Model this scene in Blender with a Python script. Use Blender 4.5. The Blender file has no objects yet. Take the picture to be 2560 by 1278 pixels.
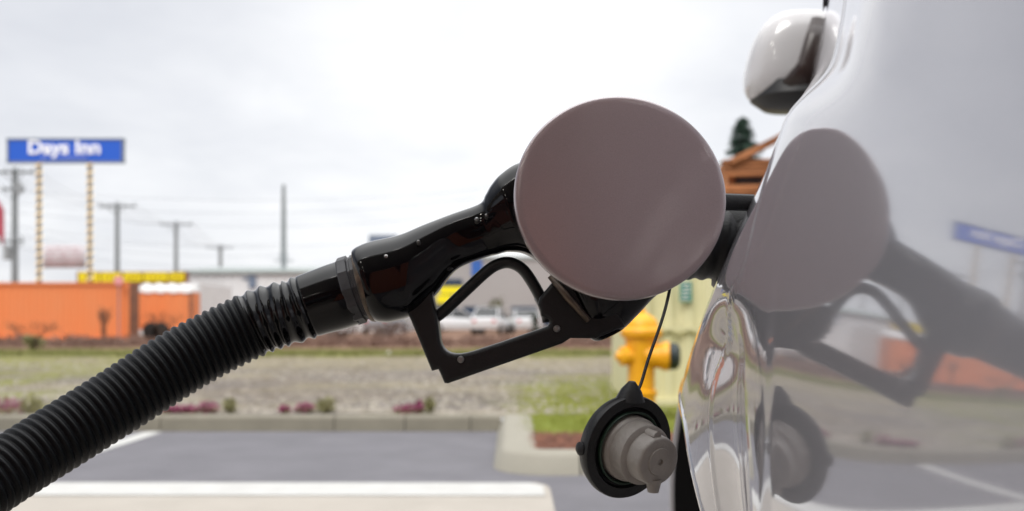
import bpy, bmesh, math, random
import numpy as np
from mathutils import Vector, Matrix
random.seed(4); rng = np.random.default_rng(4)
scene = bpy.context.scene
COL = scene.collection
# ------------------------------------------------------------------ camera
H = 0.92; FPX = 2459.0; CX = 1280.0; CY = 798.0
cam_d = bpy.data.cameras.new('camera'); cam = bpy.data.objects.new('camera', cam_d); COL.objects.link(cam)
cam.location = (0, 0, H); cam.rotation_euler = (math.radians(90), 0, 0)
cam_d.sensor_width = 36; cam_d.lens = 36 * FPX / 2560; cam_d.shift_y = (CY - 639) / 2560
cam_d.clip_start = 0.02; cam_d.clip_end = 3000
cam_d.dof.use_dof = True; cam_d.dof.focus_distance = 0.75; cam_d.dof.aperture_fstop = 6.4; cam_d.dof.aperture_blades = 0
scene.camera = cam
scene.view_settings.view_transform = 'Standard'; scene.view_settings.look = 'None'
scene.view_settings.exposure = 0.0; scene.view_settings.gamma = 1
# ------------------------------------------------------------------ sky and sun
SUN_EL, SUN_AZ = math.radians(50), math.radians(205)     # azimuth from +Y towards +X
world = bpy.data.worlds.new('World'); scene.world = world; world.use_nodes = True
nt = world.node_tree; nt.nodes.clear(); N = nt.nodes.new; L = nt.links.new
out = N('ShaderNodeOutputWorld'); mix = N('ShaderNodeMixShader'); bg1 = N('ShaderNodeBackground'); bg2 = N('ShaderNodeBackground')
sky = N('ShaderNodeTexSky'); sky.sky_type = 'NISHITA'; sky.sun_disc = False
sky.sun_elevation = SUN_EL; sky.sun_rotation = SUN_AZ
bg1.inputs['Strength'].default_value = 0.12
L(sky.outputs[0], bg1.inputs['Color'])
tc = N('ShaderNodeTexCoord'); sep = N('ShaderNodeSeparateXYZ'); L(tc.outputs['Generated'], sep.inputs[0])
def M(op, a, b=None, c=None):
    n = N('ShaderNodeMath'); n.operation = op
    for i, v in enumerate((a, b, c)):
        if v is None: continue
        if isinstance(v, (int, float)): n.inputs[i].default_value = v
        else: L(v, n.inputs[i])
    return n.outputs[0]
zc = M('ADD', M('MAXIMUM', sep.outputs['Z'], 0.0), 0.22)
comb = N('ShaderNodeCombineXYZ')
L(M('DIVIDE', sep.outputs['X'], zc), comb.inputs[0]); L(M('DIVIDE', sep.outputs['Y'], zc), comb.inputs[1])
def noise(scale, detail, vec, rough=.5, dist=0.0):
    n = N('ShaderNodeTexNoise'); n.inputs['Scale'].default_value = scale; n.inputs['Detail'].default_value = detail
    n.inputs['Roughness'].default_value = rough; n.inputs['Distortion'].default_value = dist; L(vec, n.inputs['Vector']); return n.outputs[0]
n1 = noise(0.9, 4, comb.outputs[0], .5, .3); n2 = noise(3.0, 4, comb.outputs[0], .55, .2)
# bright break in the cloud ahead, darker rain cloud to the left and behind
az = M('ARCTAN2', sep.outputs['X'], sep.outputs['Y'])
br = M('EXPONENT', M('MULTIPLY', M('POWER', M('ABSOLUTE', M('DIVIDE', M('SUBTRACT', az, 0.02), 0.30)), 2.0), -1.0))
tone = M('ADD', M('MULTIPLY', M('SUBTRACT', n1, 0.5), 0.50), M('MULTIPLY', M('SUBTRACT', n2, 0.5), 0.22))
tone = M('ADD', tone, M('MULTIPLY', br, 0.22))
tone = M('ADD', tone, 0.90)
dark = N('ShaderNodeMapRange'); dark.inputs['From Min'].default_value = 0.24; dark.inputs['From Max'].default_value = 0.52
dark.interpolation_type = 'SMOOTHSTEP'; dark.inputs['To Min'].default_value = 0.0; dark.inputs['To Max'].default_value = 1.0
L(M('ADD', sep.outputs['Z'], M('MULTIPLY', M('SUBTRACT', n1, .5), .25)), dark.inputs['Value'])
left = N('ShaderNodeMapRange'); left.interpolation_type = 'SMOOTHSTEP'
left.inputs['From Min'].default_value = -0.25; left.inputs['From Max'].default_value = -0.60
L(sep.outputs['X'], left.inputs['Value'])
tone = M('SUBTRACT', tone, M('MULTIPLY', M('MULTIPLY', dark.outputs[0], left.outputs[0]), 0.66))
zen = N('ShaderNodeMapRange'); zen.interpolation_type = 'SMOOTHSTEP'; zen.inputs['From Min'].default_value = .42; zen.inputs['From Max'].default_value = .9; L(sep.outputs['Z'], zen.inputs['Value'])
tone = M('ADD', tone, M('MULTIPLY', zen.outputs[0], 1.6))
cr = N('ShaderNodeMix'); cr.data_type = 'RGBA'
cr.inputs['A'].default_value = (.82, .86, .98, 1); cr.inputs['B'].default_value = (1.0, 1.0, 1.0, 1)
L(M('SUBTRACT', M('MULTIPLY', tone, 1.6), 0.85), cr.inputs['Factor'])
L(cr.outputs['Result'], bg2.inputs['Color']); L(tone, bg2.inputs['Strength'])
mix.inputs[0].default_value = 0.93
L(bg1.outputs[0], mix.inputs[1]); L(bg2.outputs[0], mix.inputs[2]); L(mix.outputs[0], out.inputs[0])
sd = bpy.data.lights.new('sun', 'SUN'); sd.energy = 2.0; sd.angle = math.radians(25); sd.color = (1, .97, .93)
sun = bpy.data.objects.new('sun', sd); COL.objects.link(sun)
dv = Vector((math.sin(SUN_AZ) * math.cos(SUN_EL), math.cos(SUN_AZ) * math.cos(SUN_EL), math.sin(SUN_EL)))
sun.rotation_euler = dv.to_track_quat('Z', 'Y').to_euler()

# ------------------------------------------------------------------ helpers
def P(x, y, Y): return Vector(((x - CX) / FPX * Y, Y, H + (CY - y) / FPX * Y))
def mat(name, col, rough=.6, metal=0., spec=.5, noise_s=None, col2=None, nmix=.5, bump=0., bump_s=None, detail=4, coords='Object', stretch=None, coat=0., emit=None):
    m = bpy.data.materials.new(name); m.use_nodes = True; t = m.node_tree; b = t.nodes['Principled BSDF']
    b.inputs['Base Color'].default_value = (*col, 1); b.inputs['Roughness'].default_value = rough
    b.inputs['Metallic'].default_value = metal; b.inputs['Specular IOR Level'].default_value = spec
    b.inputs['Coat Weight'].default_value = coat; b.inputs['Coat Roughness'].default_value = .05
    if emit: b.inputs['Emission Color'].default_value = (*emit[:3], 1); b.inputs['Emission Strength'].default_value = emit[3]
    if noise_s or bump:
        c = t.nodes.new('ShaderNodeTexCoord'); v = c.outputs[coords]
        if stretch:
            mp = t.nodes.new('ShaderNodeMapping'); mp.inputs['Scale'].default_value = stretch; t.links.new(v, mp.inputs[0]); v = mp.outputs[0]
    if noise_s:
        n = t.nodes.new('ShaderNodeTexNoise'); n.inputs['Scale'].default_value = noise_s; n.inputs['Detail'].default_value = detail; n.inputs['Roughness'].default_value = .6
        t.links.new(v, n.inputs['Vector'])
        r = t.nodes.new('ShaderNodeValToRGB'); w = .5 * nmix
        r.color_ramp.elements[0].position = .5 - w * .5; r.color_ramp.elements[1].position = .5 + w * .5
        r.color_ramp.elements[0].color = (*col, 1); r.color_ramp.elements[1].color = (*(col2 or tuple(k * .7 for k in col)), 1)
        t.links.new(n.outputs[0], r.inputs[0]); t.links.new(r.outputs[0], b.inputs['Base Color'])
    if bump:
        n = t.nodes.new('ShaderNodeTexNoise'); n.inputs['Scale'].default_value = bump_s or 40; n.inputs['Detail'].default_value = 4
        t.links.new(v, n.inputs['Vector']); bp = t.nodes.new('ShaderNodeBump'); bp.inputs['Strength'].default_value = bump; bp.inputs['Distance'].default_value = .01
        t.links.new(n.outputs[0], bp.inputs['Height']); t.links.new(bp.outputs[0], b.inputs['Normal'])
    return m
def paint_mat(name, col, refl=.12, rg=.035):
    m = bpy.data.materials.new(name); m.use_nodes = True; t = m.node_tree; t.nodes.clear()
    o = t.nodes.new('ShaderNodeOutputMaterial'); mx = t.nodes.new('ShaderNodeMixShader')
    b = t.nodes.new('ShaderNodeBsdfPrincipled'); g = t.nodes.new('ShaderNodeBsdfGlossy')
    b.inputs['Base Color'].default_value = (*col, 1); b.inputs['Roughness'].default_value = .5; b.inputs['Metallic'].default_value = .35; b.inputs['Specular IOR Level'].default_value = 0
    c = t.nodes.new('ShaderNodeTexCoord'); n = t.nodes.new('ShaderNodeTexNoise'); n.inputs['Scale'].default_value = 1500; t.links.new(c.outputs['Object'], n.inputs['Vector'])
    mp = t.nodes.new('ShaderNodeMapRange'); mp.inputs['To Min'].default_value = .85; mp.inputs['To Max'].default_value = 1.15; t.links.new(n.outputs[0], mp.inputs[0])
    vm = t.nodes.new('ShaderNodeVectorMath'); vm.operation = 'SCALE'; vm.inputs[0].default_value = col; t.links.new(mp.outputs[0], vm.inputs['Scale']); t.links.new(vm.outputs[0], b.inputs['Base Color'])
    g.inputs['Roughness'].default_value = rg; g.inputs['Color'].default_value = (.92, .92, .94, 1)
    lw = t.nodes.new('ShaderNodeLayerWeight'); lw.inputs[0].default_value = .5
    pw = t.nodes.new('ShaderNodeMath'); pw.operation = 'POWER'; pw.inputs[1].default_value = 1.5; t.links.new(lw.outputs['Facing'], pw.inputs[0])
    ma = t.nodes.new('ShaderNodeMath'); ma.operation = 'MULTIPLY_ADD'; ma.inputs[1].default_value = .56; ma.inputs[2].default_value = refl; t.links.new(pw.outputs[0], ma.inputs[0])
    p8 = t.nodes.new('ShaderNodeMath'); p8.operation = 'POWER'; p8.inputs[1].default_value = 9.0; t.links.new(lw.outputs['Facing'], p8.inputs[0])
    m8 = t.nodes.new('ShaderNodeMath'); m8.operation = 'MULTIPLY_ADD'; m8.inputs[1].default_value = .32; m8.use_clamp = True; t.links.new(p8.outputs[0], m8.inputs[0]); t.links.new(ma.outputs[0], m8.inputs[2]); t.links.new(m8.outputs[0], mx.inputs[0]); t.links.new(b.outputs[0], mx.inputs[1]); t.links.new(g.outputs[0], mx.inputs[2]); t.links.new(mx.outputs[0], o.inputs[0])
    return m
class MB:
    def __init__(s): s.v = []; s.f = []; s.mi = []
    def add(s, vs, fs, mi=0):
        o = len(s.v); s.v += [tuple(v) for v in vs]; s.f += [tuple(i + o for i in f) for f in fs]; s.mi += [mi] * len(fs)
    def box(s, c, d, rz=0, mi=0, rot=None):
        R = rot if rot is not None else Matrix.Rotation(rz, 3, 'Z'); c = Vector(c)
        vs = [c + R @ Vector((x * d[0] / 2, y * d[1] / 2, z * d[2] / 2)) for x in (-1, 1) for y in (-1, 1) for z in (-1, 1)]
        s.add(vs, [(0, 1, 3, 2), (4, 6, 7, 5), (0, 4, 5, 1), (2, 3, 7, 6), (0, 2, 6, 4), (1, 5, 7, 3)], mi)
    def tube(s, pts, rad, n=12, cap=True, mi=0, up=None, flat=None):
        """round (or elliptical) tube; flat = list of second radii along binormal"""
        pts = [Vector(p) for p in pts]; k = len(pts)
        if not hasattr(rad, '__len__'): rad = [rad] * k
        if flat is not None and not hasattr(flat, '__len__'): flat = [flat] * k
        vs = []; ref = None
        for i, p in enumerate(pts):
            t = (pts[min(i + 1, k - 1)] - pts[max(i - 1, 0)]).normalized()
            if up is not None: bi = Vector(up); bi = (bi - t * bi.dot(t)).normalized()
            else:
                if ref is None: ref = Vector((0, 0, 1)) if abs(t.z) < .9 else Vector((1, 0, 0))
                bi = (ref - t * ref.dot(t)).normalized(); ref = bi
            no = t.cross(bi)
            for j in range(n):
                a = 2 * math.pi * j / n
                vs.append(p + no * math.cos(a) * rad[i] + bi * math.sin(a) * (flat[i] if flat is not None else rad[i]))
        fs = [(i * n + j, i * n + (j + 1) % n, (i + 1) * n + (j + 1) % n, (i + 1) * n + j) for i in range(k - 1) for j in range(n)]
        if cap: fs += [tuple(range(n))[::-1], tuple((k - 1) * n + j for j in range(n))]
        s.add(vs, fs, mi)
    def lathe(s, origin, axis, prof, n=32, mi=0, sx=1.0):
        """prof = [(dist along axis, radius)]"""
        axis = Vector(axis).normalized(); ref = Vector((0, 0, 1)) if abs(axis.z) < .9 else Vector((1, 0, 0))
        a1 = axis.cross(ref).normalized(); a2 = axis.cross(a1); origin = Vector(origin); vs = []
        for d, r in prof:
            for j in range(n):
                a = 2 * math.pi * j / n; vs.append(origin + axis * d + (a1 * math.cos(a) * sx + a2 * math.sin(a)) * max(r, 1e-5))
        k = len(prof)
        fs = [(i * n + j, i * n + (j + 1) % n, (i + 1) * n + (j + 1) % n, (i + 1) * n + j) for i in range(k - 1) for j in range(n)]
        s.add(vs, fs, mi)
    def prism(s, poly, off, mi=0):
        """poly: 3D points; extruded by off"""
        n = len(poly); off = Vector(off); vs = [Vector(p) for p in poly] + [Vector(p) + off for p in poly]
        s.add(vs, [tuple(range(n))[::-1], tuple(range(n, 2 * n))] + [(j, (j + 1) % n, n + (j + 1) % n, n + j) for j in range(n)], mi)
    def build(s, name, mats, parent=None, smooth=False, bevel=0., loc=None):
        me = bpy.data.meshes.new(name); me.from_pydata(s.v, [], s.f)
        for m in (mats if isinstance(mats, (list, tuple)) else [mats]): me.materials.append(m)
        me.polygons.foreach_set('material_index', s.mi)
        bm = bmesh.new(); bm.from_mesh(me); bmesh.ops.recalc_face_normals(bm, faces=bm.faces); bm.to_mesh(me); bm.free()
        if smooth: me.shade_smooth() if smooth is True else me.set_sharp_from_angle(angle=math.radians(smooth))
        if smooth and smooth is not True: me.polygons.foreach_set('use_smooth', [True] * len(me.polygons))
        me.update(); o = bpy.data.objects.new(name, me); COL.objects.link(o)
        if loc is not None:
            loc = Vector(loc); me.transform(Matrix.Translation(-loc)); o.location = loc
        if parent is not None:
            o.parent = parent; w = parent
            off = Vector((0, 0, 0))
            while w is not None: off += w.location; w = w.parent
            if loc is None: me.transform(Matrix.Translation(-off))
            else: o.location = loc - off
        if bevel:
            b = o.modifiers.new('bevel', 'BEVEL'); b.width = bevel; b.segments = 2; b.limit_method = 'ANGLE'; b.angle_limit = math.radians(40); b.harden_normals = False
        return o
def tag(o, label=None, cat=None, group=None, kind=None):
    if label: o['label'] = label
    if cat: o['category'] = cat
    if group: o['group'] = group
    if kind: o['kind'] = kind
    return o
def thing(name, label, cat, loc=(0, 0, 0), group=None):
    o = bpy.data.objects.new(name, None); COL.objects.link(o); o.location = loc; o.empty_display_size = .1
    return tag(o, label, cat, group)
def grid_faces(nr, nc): return [(i * nc + j, i * nc + j + 1, (i + 1) * nc + j + 1, (i + 1) * nc + j) for i in range(nr - 1) for j in range(nc - 1)]
def spline(pts, n):
    """Catmull-Rom through rows of numbers, n samples per span"""
    p = np.array(pts, float); p = np.vstack([2 * p[0] - p[1], p, 2 * p[-1] - p[-2]]); o = []
    for i in range(1, len(p) - 2):
        for t in np.linspace(0, 1, n, endpoint=False):
            a, b, c, d = p[i - 1], p[i], p[i + 1], p[i + 2]
            o.append(.5 * (2 * b + (c - a) * t + (2 * a - 5 * b + 4 * c - d) * t * t + (3 * b - a - 3 * c + d) * t ** 3))
    o.append(p[-2]); return np.array(o)

# ------------------------------------------------------------------ materials
m_asph = mat('asphalt', (.125, .122, .136), .75, noise_s=2.2, col2=(.185, .18, .198), nmix=1.3, detail=10, bump=.6, bump_s=200, spec=.3)
m_conc = mat('concrete', (.42, .385, .34), .8, noise_s=2.5, col2=(.35, .32, .28), nmix=1.2, bump=.25, bump_s=90)
m_kerb = mat('kerb_concrete', (.25, .23, .18), .85, noise_s=3, col2=(.17, .155, .12), nmix=1.2, bump=.4, bump_s=70)
m_kerb2 = mat('new_kerb_concrete', (.32, .30, .25), .85, noise_s=4, col2=(.26, .245, .20), nmix=1.4, bump=.4, bump_s=70)
m_white = mat('road_paint', (.54, .54, .525), .7, noise_s=5, col2=(.44, .435, .415), nmix=1.3)
m_rub = mat('hose_rubber', (.004, .005, .0065), .42, spec=.22, bump=.15, bump_s=900)
m_blk = mat('black_gloss_plastic', (.003, .003, .004), .07, spec=.4)
m_blk2 = mat('black_plastic', (.012, .012, .013), .42, spec=.4, bump=.1, bump_s=500)
m_hex = mat('grey_rubber', (.055, .055, .06), .45, noise_s=60, col2=(.035, .035, .04))
m_brass = mat('tarnished_ring', (.20, .15, .11), .4, metal=.6, noise_s=80, col2=(.08, .07, .06))
m_steel = mat('dull_steel', (.35, .34, .33), .35, metal=.9, noise_s=90, col2=(.2, .2, .2))
m_silver = paint_mat('silver_car_paint', (.41, .405, .435), .12, .055)
m_door = paint_mat('fuel_door_warmed_silver', (.365, .272, .278), .12, .21)  # car silver with a warm brown reflection mixed into its colour
m_glass = mat('tinted_glass', (.01, .012, .013), .03, spec=.9)
m_tyre = mat('tyre_rubber', (.012, .012, .012), .8, noise_s=30, col2=(.02, .02, .018))
m_plug = mat('grey_nylon', (.34, .315, .285), .38, noise_s=40, col2=(.24, .215, .195), nmix=1.2, bump=.15, bump_s=120)
m_oring = mat('green_o_ring', (.02, .05, .03), .4, noise_s=60)

# ------------------------------------------------------------------ ground, lot, kerbs
def sheet(name, poly, z, m, kind='structure'):
    b = MB(); b.add([(x, y, z) for x, y in poly], [tuple(range(len(poly)))]); o = b.build(name, m); o['kind'] = kind; return o
b = MB(); S = 2000
b.add([(-S, -60, 0), (S, -60, 0), (S, 8.08, 0), (-S, 8.08, 0)], [(0, 1, 2, 3)]); tag(b.build('asphalt_ground', m_asph), kind='structure')
sheet('concrete_slab', [(-14, -9), (.205, -9), (.205, 5.30), (.19, 5.42), (.13, 5.50), (-14, 5.56)], .006, m_conc)
sheet('painted_band', [(-14, 5.13), (.17, 5.08), (.17, 5.38), (.10, 5.47), (-14, 5.53)], .010, m_white)
sheet('parking_line', [(-2.98, 5.62), (-2.84, 5.62), (-2.84, 8.0), (-2.98, 8.0)], .004, m_white)
# vacant lot beyond the kerb: one sheet to the horizon, gently falling away from the kerb
m_lot = bpy.data.materials.new('gravel_lot'); m_lot.use_nodes = True
t = m_lot.node_tree; bs = t.nodes['Principled BSDF']; bs.inputs['Roughness'].default_value = .95; bs.inputs['Specular IOR Level'].default_value = .1
c = t.nodes.new('ShaderNodeTexCoord')
def tn(scale, det=5, rough=.6, st=None):
    n = t.nodes.new('ShaderNodeTexNoise'); n.inputs['Scale'].default_value = scale; n.inputs['Detail'].default_value = det; n.inputs['Roughness'].default_value = rough
    v = c.outputs['Object']
    if st: mp = t.nodes.new('ShaderNodeMapping'); mp.inputs['Scale'].default_value = st; t.links.new(v, mp.inputs[0]); v = mp.outputs[0]
    t.links.new(v, n.inputs['Vector']); return n.outputs[0]
def ramp(v, stops):
    r = t.nodes.new('ShaderNodeValToRGB'); e = r.color_ramp.elements
    while len(e) < len(stops): e.new(.5)
    for q, (p_, cc) in zip(e, stops): q.position = p_; q.color = (*cc, 1)
    t.links.new(v, r.inputs[0]); return r.outputs[0]
def mixc(f, a, b_):
    mx = t.nodes.new('ShaderNodeMix'); mx.data_type = 'RGBA'; t.links.new(f, mx.inputs['Factor']); t.links.new(a, mx.inputs['A']); t.links.new(b_, mx.inputs['B']); return mx.outputs['Result']
def mm(op, a, b_=None):
    n = t.nodes.new('ShaderNodeMath'); n.operation = op
    for i, v in enumerate((a, b_)):
        if v is None: continue
        if isinstance(v, (int, float)): n.inputs[i].default_value = v
        else: t.links.new(v, n.inputs[i])
    return n.outputs[0]
def smooth(v, a, b_):
    r = t.nodes.new('ShaderNodeMapRange'); r.interpolation_type = 'SMOOTHSTEP'; r.inputs['From Min'].default_value = a; r.inputs['From Max'].default_value = b_; t.links.new(v, r.inputs[0]); return r.outputs[0]
grav = mixc(smooth(tn(.9, 4, .6, (.5, 1, 1)), .40, .58), ramp(tn(7, 8, .85), [(.38, (.055, .05, .047)), (.5, (.145, .128, .115)), (.62, (.38, .34, .31))]), ramp(tn(9, 8, .85), [(.38, (.07, .06, .05)), (.5, (.17, .145, .12)), (.62, (.40, .35, .30))]))
straw = ramp(tn(5, 6, .7, (1, .6, 1)), [(.35, (.14, .12, .08)), (.6, (.32, .28, .19))])
moss = ramp(tn(6, 6, .7), [(.3, (.13, .14, .028)), (.7, (.26, .27, .06))])
brown = ramp(tn(1.6, 6, .7), [(.3, (.17, .10, .07)), (.7, (.28, .18, .13))])
sp = t.nodes.new('ShaderNodeSeparateXYZ'); t.links.new(c.outputs['Object'], sp.inputs[0])
ny = mm('MULTIPLY', mm('SUBTRACT', tn(.35, 3), .5), 9.0)
yy = mm('ADD', sp.outputs['Y'], ny)
col = mixc(mm('MULTIPLY', smooth(tn(.55, 4, .6, (.6, 1, 1)), .48, .62), .7), grav, straw)
farstraw = smooth(yy, 15, 20); col = mixc(mm('MULTIPLY', farstraw, .8), col, straw)
leftg = mm('MULTIPLY', smooth(mm('SUBTRACT', mm('MULTIPLY', sp.outputs['X'], -1.0), mm('MULTIPLY', sp.outputs['Y'], .30)), .6, 1.6), smooth(tn(.8, 4), .38, .62)); col = mixc(mm('MULTIPLY', leftg, .75), col, moss)
rg = mm('MULTIPLY', smooth(mm('ADD', sp.outputs['X'], mm('MULTIPLY', mm('SUBTRACT', tn(2.2, 4), .5), 1.2)), -.25, .4), smooth(mm('ADD', sp.outputs['Y'], ny), 14.5, 11.0)); col = mixc(mm('MULTIPLY', rg, .9), col, moss)
gs = smooth(yy, 22, 25); col = mixc(mm('MULTIPLY', gs, .85), col, moss)
bz = smooth(mm('ADD', sp.outputs['Y'], mm('MULTIPLY', ny, .5)), 28.5, 30.5); col = mixc(bz, col, brown)
t.links.new(col, bs.inputs['Base Color'])
bp = t.nodes.new('ShaderNodeBump'); bp.inputs['Strength'].default_value = .8; bp.inputs['Distance'].default_value = .03; t.links.new(tn(14, 6, .7), bp.inputs['Height']); t.links.new(bp.outputs[0], bs.inputs['Normal'])
def lot_z(x, y): return .105 - .11 * min(1, max(0, (y - 9) / 22)) + .012 * math.sin(x * 1.7 + y * .9) * math.sin(y * 1.3 - x * .4)
b = MB(); ys = [8.26 + (i / 60) ** 1.8 * 36 for i in range(61)] + [60, 120, 400, 2000]
xs = [-2000, -300, -90, -50] + list(np.linspace(-30, 30, 61)) + [50, 90, 300, 2000]
b.add([(x, y, lot_z(x, y) if y < 46 and abs(x) < 50 else -.008) for y in ys for x in xs], grid_faces(len(ys), len(xs)))
tag(b.build('vacant_lot', m_lot, smooth=True), kind='structure')
# island bed
m_mulch = mat('bark_mulch', (.13, .045, .03), .95, noise_s=30, col2=(.05, .022, .015), nmix=1.0, bump=1, bump_s=60)
m_turf = mat('turf_soil', (.15, .19, .025), .95, noise_s=8, col2=(.24, .28, .05), nmix=1.2, bump=1, bump_s=50)
sheet('mulch_bed', [(.06, 5.9), (6, 5.9), (6, 6.95), (.06, 6.95)], .107, m_mulch)
sheet('grass_bed', [(.06, 6.9), (6, 6.9), (6, 8.275), (.06, 8.275)], .109, m_turf)
def kerb_run(mb, path, prof):
    """path: [(x,y, nx,ny)] with outward-facing normal towards the road; prof: [(offset out, z)]"""
    k = len(prof); vs = []
    for x, y, nx, ny_ in path:
        for o_, z in prof: vs.append((x + nx * o_, y + ny_ * o_, z))
    fs = [(i * k + j, (i + 1) * k + j, (i + 1) * k + j + 1, i * k + j + 1) for i in range(len(path) - 1) for j in range(k - 1)]
    fs += [tuple(range(k)), tuple((len(path) - 1) * k + j for j in range(k))[::-1]]
    mb.add(vs, fs)
PR = [(-.16, -.05), (-.16, .122), (-.01, .125), (.012, .118), (.022, .10), (.04, -.02)]
kb = MB(); x = -40.0
edges = [-40, -34, -28, -22, -17, -12, -8.6, -5.9, -2.885, -1.46, -.88, -.34, -.085]
for a_, c_ in zip(edges[:-1], edges[1:]):
    kerb_run(kb, [(a_ + .004, 8.10, 0, -1), (c_ - .004, 8.10, 0, -1)], PR)
kb.box(((-40 - .085) / 2, 8.18, .055), (39.9, .13, .122))
tag(kb.build('kerb', m_kerb), kind='structure')
kb = MB(); PR2 = [(-.20, .0), (-.20, .118), (-.17, .123), (-.02, .125), (.01, .118), (.03, .10), (.085, -.02)]
def arc(cx, cy, r, a0, a1, n): return [(cx + r * math.cos(a), cy + r * math.sin(a), math.cos(a), math.sin(a)) for a in np.linspace(a0, a1, n)]
kerb_run(kb, [(-.04, 8.24, -1, 0), (-.04, 7.35, -1, 0)], PR2)
kerb_run(kb, [(-.04, 7.335, -1, 0), (-.04, 6.18, -1, 0)] + arc(.22, 6.12, .26, math.pi * 1.0, math.pi * 1.5, 9)[1:] + [(.40, 5.86, 0, -1)], PR2)
for a_, c_ in ((.412, 1.0), (1.012, 2.2), (2.212, 3.4), (3.412, 6)): kerb_run(kb, [(a_, 5.86, 0, -1), (c_, 5.86, 0, -1)], PR2)
tag(kb.build('island_kerb', m_kerb2, smooth=35), kind='structure')
# loose stones
def scatter_mesh(name, m, label, n, place, make, kind='stuff', cat=None):
    vs = []; fs = []; o = 0
    for i in range(n):
        p = place(i)
        if p is None: continue
        v, f = make(p); vs += v; fs += [tuple(a + o for a in q) for q in f]; o += len(v)
    b = MB(); b.add(vs, fs, 0); ob = b.build(name, m); return tag(ob, label, cat, None, kind)
m_stone = mat('pale_stone', (.44, .40, .34), .9, noise_s=3, col2=(.20, .18, .15), nmix=1.2, coords='Object')
def mk_stone(p):
    r = p[3]; v = []
    for q in ((1, 0, 0), (0, 1, 0), (-1, 0, 0), (0, -1, 0), (0, 0, .7), (0, 0, -.5)):
        v.append((p[0] + q[0] * r * random.uniform(.6, 1.3), p[1] + q[1] * r * random.uniform(.6, 1.3), p[2] + q[2] * r))
    return v, [(0, 1, 4), (1, 2, 4), (2, 3, 4), (3, 0, 4), (1, 0, 5), (2, 1, 5), (3, 2, 5), (0, 3, 5)]
def pl_stone(i):
    y = 8.5 + 12 * random.random() ** 1.7; x = random.uniform(-.56 * y, .16 * y)
    if math.sin(x * 1.3 + 2) + math.sin(x * .7 + y * 1.1) < random.uniform(-1.6, .9): return None
    return (x, y, lot_z(x, y), random.choice((.012, .018, .03)) * random.uniform(.6, 1.3))
scatter_mesh('gravel', m_stone, 'pale loose stones scattered over the vacant lot', 9000, pl_stone, mk_stone)
def blades(px, py, pz, h, n, spread, lean=.5, w=.006):
    v = []; f = []
    for k in range(n):
        a = random.uniform(0, 6.28); r = spread * random.random() ** .6; bx, by = px + r * math.cos(a), py + r * math.sin(a)
        hh = h * random.uniform(.5, 1.15); d = random.uniform(0, 6.28); lx, ly = math.cos(d) * lean * hh, math.sin(d) * lean * hh; e = random.uniform(0, 3.14); wx, wy = w * math.cos(e), w * math.sin(e)
        o = len(v); v += [(bx - wx, by - wy, pz - .01), (bx + wx, by + wy, pz - .01), (bx + lx, by + ly, pz + hh)]; f.append((o, o + 1, o + 2))
    return v, f
m_grass = mat('grass_blades', (.19, .23, .03), .8, noise_s=3, col2=(.33, .35, .07), nmix=1.2)
m_dry = mat('dry_grass', (.27, .235, .16), .9, noise_s=4, col2=(.22, .18, .11), nmix=1.2)
m_far = mat('far_grass_blades', (.16, .17, .05), .9, noise_s=1.5, col2=(.25, .24, .09), nmix=1.2)
def pg(i):
    x = random.uniform(.1, 3.5); y = random.uniform(6.95, 8.3); return (x, y, .109)
scatter_mesh('island_grass', m_grass, 'short green grass growing in the kerbed island', 2600, pg, lambda p: blades(*p, .03, 6, .06, .7))
def pg2(i):
    y = 8.4 + 6.5 * random.random() ** 1.3; x = random.uniform(-.15, .5) * 1.0 + (y - 8) * .05 + random.random() ** 1 * 1.6
    return (x, y, lot_z(x, y)) if x > -.2 + .35 * math.sin(y * 2.1) else None
scatter_mesh('lot_grass', m_grass, 'low patchy green grass at the edge of the gravel lot', 2200, pg2, lambda p: blades(*p, .018, 6, .10, .8, .008))
def pg3(i):
    y = random.uniform(8.6, 27); x = random.uniform(-.56 * y, .14 * y); return (x, y, lot_z(x, y))
scatter_mesh('dry_grass', m_dry, 'sparse dry straw tufts over the vacant lot', 1500, pg3, lambda p: blades(*p, .03 + .02 * random.random(), 5, .08, .9, .005))
def pg4(i):
    y = random.uniform(23, 28); x = random.uniform(-.56 * y, .14 * y); return (x, y, lot_z(x, y))
scatter_mesh('far_grass', m_far, 'strip of green grass at the far side of the lot', 2500, pg4, lambda p: blades(*p, .12, 4, .25, .6, .02))
def chip(p):
    a = random.uniform(0, 3.14); l, w = random.uniform(.012, .04), .006; cx_, sx_ = math.cos(a), math.sin(a); t1 = random.uniform(-.008, .012)
    v = [(p[0] - cx_ * l - sx_ * w, p[1] - sx_ * l + cx_ * w, p[2]), (p[0] - cx_ * l + sx_ * w, p[1] - sx_ * l - cx_ * w, p[2]), (p[0] + cx_ * l + sx_ * w, p[1] + sx_ * l - cx_ * w, p[2] + t1), (p[0] + cx_ * l - sx_ * w, p[1] + sx_ * l + cx_ * w, p[2] + t1)]
    return v, [(0, 1, 2, 3)]
m_chip = mat('bark_chips', (.26, .10, .055), .9, noise_s=9, col2=(.08, .03, .02), nmix=1.0)
scatter_mesh('bark_chips', m_chip, 'reddish brown bark chips inside the kerbed island', 5000, lambda i: (random.uniform(.12, 3), random.uniform(6.06, 6.95), .112 + random.random() * .012), chip)
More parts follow.
